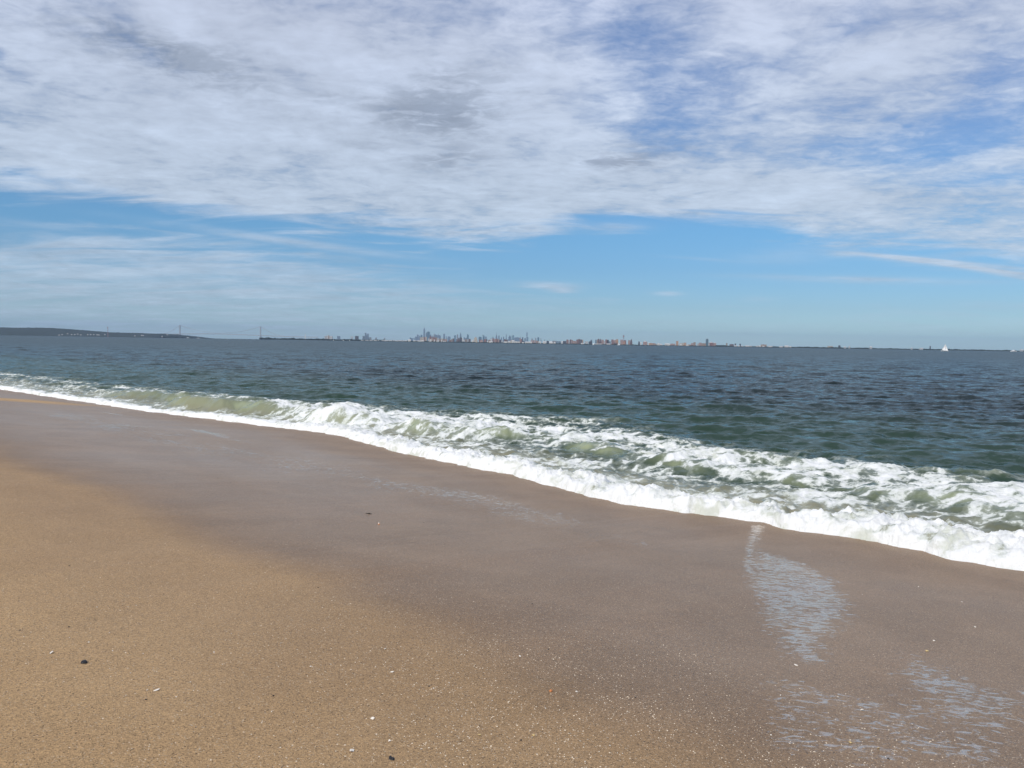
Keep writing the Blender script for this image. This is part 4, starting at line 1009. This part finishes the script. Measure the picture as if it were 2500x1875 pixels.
spots = [r6(*p) for p in [(737, 748), (1562, 755), (968, 890), (1600, 955), (1003, 1047), (850, 1173), (759, 870), (738, 990), (880, 1020), (470, 780), (1895, 818), (1835, 1280), (1570, 323), (1500, 960), (1410, 915), (1445, 880), (1530, 740),
        (1190, 1180), (1285, 1080), (1000, 1105), (995, 1135), (505, 1050), (210, 745), (600, 810), (655, 575), (140, 625), (865, 570), (920, 562), (2137, 683), (1995, 518), (1890, 835), (2010, 1600)]]
spots += [r7(*p) for p in [(918, 748), (1147, 863), (1523, 926), (1626, 749), (1845, 795), (2203, 873), (876, 1270), (1110, 1204), (907, 1313), (850, 1517), (630, 1533), (1955, 1560), (1870, 1223), (1737, 1618), (1903, 1510), (1567, 1270), (65, 1438),
        (585, 104), (415, 1322), (447, 1325), (715, 1125), (820, 1085), (1120, 688), (1507, 710), (1665, 777), (1600, 735), (1470, 1258), (1530, 1325), (2050, 1445), (2080, 1440), (1640, 1430), (1860, 1410), (1845, 1580), (1990, 1565), (1440, 1445), (2010, 1335), (1705, 1480)]]
spots += [r5(*p) for p in [(1075, 536), (870, 275), (990, 620), (890, 1610), (775, 1450), (485, 1448), (245, 1445), (128, 690), (320, 605), (545, 1190), (600, 1320), (190, 1065), (975, 768), (365, 1605), (490, 1470), (270, 1610)]]
for k, pos in enumerate(spots):
    if k < 3: o = fr0[k]
    else: o = fr0[k % 3].copy(); COL.objects.link(o)
    put(o, *pos, 100 + k, .35, .001); sc_ = .75 + .5 * random.Random(k).random(); o.scale = (sc_, sc_, sc_)
    tag(o, 'tiny white shell fragment lying loose on the sand', 'shell fragment', 'white shell fragments scattered over the sand')
dk0 = link_mesh('dark_pebble', rock_mesh('dark_pebble', .0065, .004, .003, 9, 2, .3), pebble_m)
for k, pos in enumerate([r6(466, 708), r6(132, 730), r6(467, 295), r6(1845, 1171), r6(985, 1198), r7(1488, 859), r7(685, 1107), r7(1305, 1472), r7(1550, 46), r7(2078, 1183), r5(1245, 1600),
                         (115, 1093), (532, 1167), (562, 1178), (680, 1178), (1035, 1276), r6(2148, 441), r7(1380, 552)]):
    o = dk0 if k == 0 else dk0.copy()
    if k: COL.objects.link(o)
    put(o, *pos, 300 + k, .1, .001); tag(o, 'tiny dark pebble speck lying on the sand', 'pebble', 'tiny dark pebbles on the sand')

MARKS = []
for o in bpy.data.objects:
    if o.get('category') in ('shell', 'pebble', 'seaweed') and 'tiny dark pebble' not in o['label']:
        nmz = {'sea_snail': 'orange-yellow snail', 'seaweed_clump': 'seaweed hump'}.get(o.name.split('.')[0])
        MARKS.append((o, nmz or o['label']))
SHORT = {'round black pebble on the dry sand at lower left': 'round black pebble', 'ragged black pebble near the bottom edge, right of a white shell': 'ragged black pebble', 'bright orange pebble on the coarse sand, bottom centre': 'orange pebble',
         'white shell at the lower end of the big rippled sheet of water': 'shell ending the rippled sheet', 'white shell highest on the wet sand at the right': 'highest shell on the right', 'brownish shell at the top of the right-hand ripples': 'brownish shell',
         'yellow shell among the ripples near the bottom right': 'yellow shell', 'long white shell in the middle of the right-hand ripples': 'long white shell', 'yellowish shell below the orange pebble': 'yellowish shell',
         'tiny white shell on the plain wet sand under the foam, left one': 'lone shell under foam', 'long narrow white shell above the ragged black pebble': 'narrow white shell', 'white shell alone at bottom centre, left of the yellowish shell': 'shell at bottom centre',
         'largest white shell below and right of the round black pebble': 'largest white shell'}
MARKS = [(o, SHORT.get(n, n)) for o, n in MARKS if n in SHORT or len(n) < 24]
seen = {}
ground = [o for o in bpy.data.objects if o.get('category') == 'shell fragment' or (o.get('category') == 'pebble' and 'tiny dark' in o['label'])]
for o in ground:
    q, n = min(MARKS, key=lambda m_: (m_[0].location - o.location).length)
    d_ = o.location - q.location; dr_ = ('right of' if d_.x > 0 else 'left of') if abs(d_.x) > abs(d_.y) else ('above' if d_.y > 0 else 'below')
    seen.setdefault((o['category'], dr_, n), []).append((d_.length, o))
for (c_, dr_, n), l in seen.items():
    l.sort(key=lambda t: t[0])
    for k, (_, o) in enumerate(l):
        w_ = 'closest' if k == 0 else ORD[k] + ' closest'
        o['label'] = f"tiny {'white shell fragment' if c_ != 'pebble' else 'dark pebble'}, {w_} one {dr_} the {n}"

# coarse shell grit scattered through the sand: far too many pieces to count
def grit(name, n, mat, size, seed, dens, label):
    rr = np.random.RandomState(seed); V = np.empty((0, 3)); 
    # scatter by world area near the camera, thinned by a density field
    t = rr.uniform(-9.9, -3.5, n * 4); s_ = rr.uniform(-1.0, 9.5, n * 4); k = rr.rand(n * 4) < dens(s_, t); t = t[k][:n]; s_ = s_[k][:n]
    x, y = xy(s_, t); z = sand_z(x, y); m_ = len(x)
    base_ = np.array([(1, 0, 0), (0, 1, 0), (-1, 0, 0), (0, -1, 0), (0, 0, .8), (0, 0, -.6)], float)
    sz = size * (.55 + rr.rand(m_) ** 2 * 1.1); an = rr.rand(m_) * 6.28; ca, sa = np.cos(an), np.sin(an); asp = rr.uniform(.45, 1, m_)
    B = np.repeat(base_[None], m_, 0) * (1 + .5 * (rr.rand(m_, 6, 1) - .5)); B[:, :, 1] *= asp[:, None]
    bx_ = B[:, :, 0] * ca[:, None] - B[:, :, 1] * sa[:, None]; by_ = B[:, :, 0] * sa[:, None] + B[:, :, 1] * ca[:, None]
    V = np.stack([bx_ * sz[:, None] + x[:, None], by_ * sz[:, None] + y[:, None], B[:, :, 2] * sz[:, None] * .6 + z[:, None] + sz[:, None] * .15], 2).reshape(-1, 3)
    T_ = np.array([(0, 1, 4), (1, 2, 4), (2, 3, 4), (3, 0, 4)]); F_i = (T_[None] + (np.arange(m_) * 6)[:, None, None]).reshape(-1, 3)
    me = bpy.data.meshes.new(name); me.vertices.add(len(V)); me.vertices.foreach_set('co', V.astype(np.float32).ravel())
    me.loops.add(F_i.size); me.loops.foreach_set('vertex_index', F_i.astype(np.int32).ravel()); me.polygons.add(len(F_i))
    me.polygons.foreach_set('loop_start', np.arange(0, F_i.size, 3, dtype=np.int32)); me.polygons.foreach_set('loop_total', np.full(len(F_i), 3, np.int32)); me.update(calc_edges=True)
    return tag(link_mesh(name, me, mat), label, 'grit', kind='stuff')
def dens_w(s_, t):
    band = np.exp(-((t + 7.6) / .9) ** 2) * (1 - ss(s_, 3, 6.5)); return np.clip(.10 + .9 * band + .25 * (t < -7) * (1 - ss(s_, 4, 8)), 0, 1) * np.where(t > -6.2, .15, 1) * (.5 + .9 * (pn(s_ * 1.5, t * 1.5, 4) + .4)).clip(.15, 1.3) * (1 - .75 * ss(s_, 2.6, 4.2))
grit('shell_grit', 15000, paint('grit_cream', (.84, .72, .55), .5, .3, 40), .0031, 1, dens_w, 'pale shell grit thick along the last wave mark on the sand')
grit('dark_grit', 5000, paint('grit_dark', (.06, .045, .03), .6, .3, 40), .0024, 2, lambda s_, t: np.where(t > -6.5, .25, .8), 'fine dark grains mixed through the sand surface')

# ---------------------------------------------------------------- air
hz_m = bpy.data.materials.new('haze_air'); hz_m.use_nodes = True; nt = hz_m.node_tree; nt.nodes.clear()
pv = nt.nodes.new('ShaderNodeVolumePrincipled'); pv.inputs['Color'].default_value = (.38, .56, .82, 1); pv.inputs['Density'].default_value = 1.9e-5
ou = nt.nodes.new('ShaderNodeOutputMaterial'); nt.links.new(pv.outputs[0], ou.inputs['Volume'])
hb_ = MB().box(-33000, 33000, -300, 42000, -5, 640).build('haze', hz_m)
tag(hb_, 'thin blue haze in the air over the water and far shore', 'haze', kind='stuff')
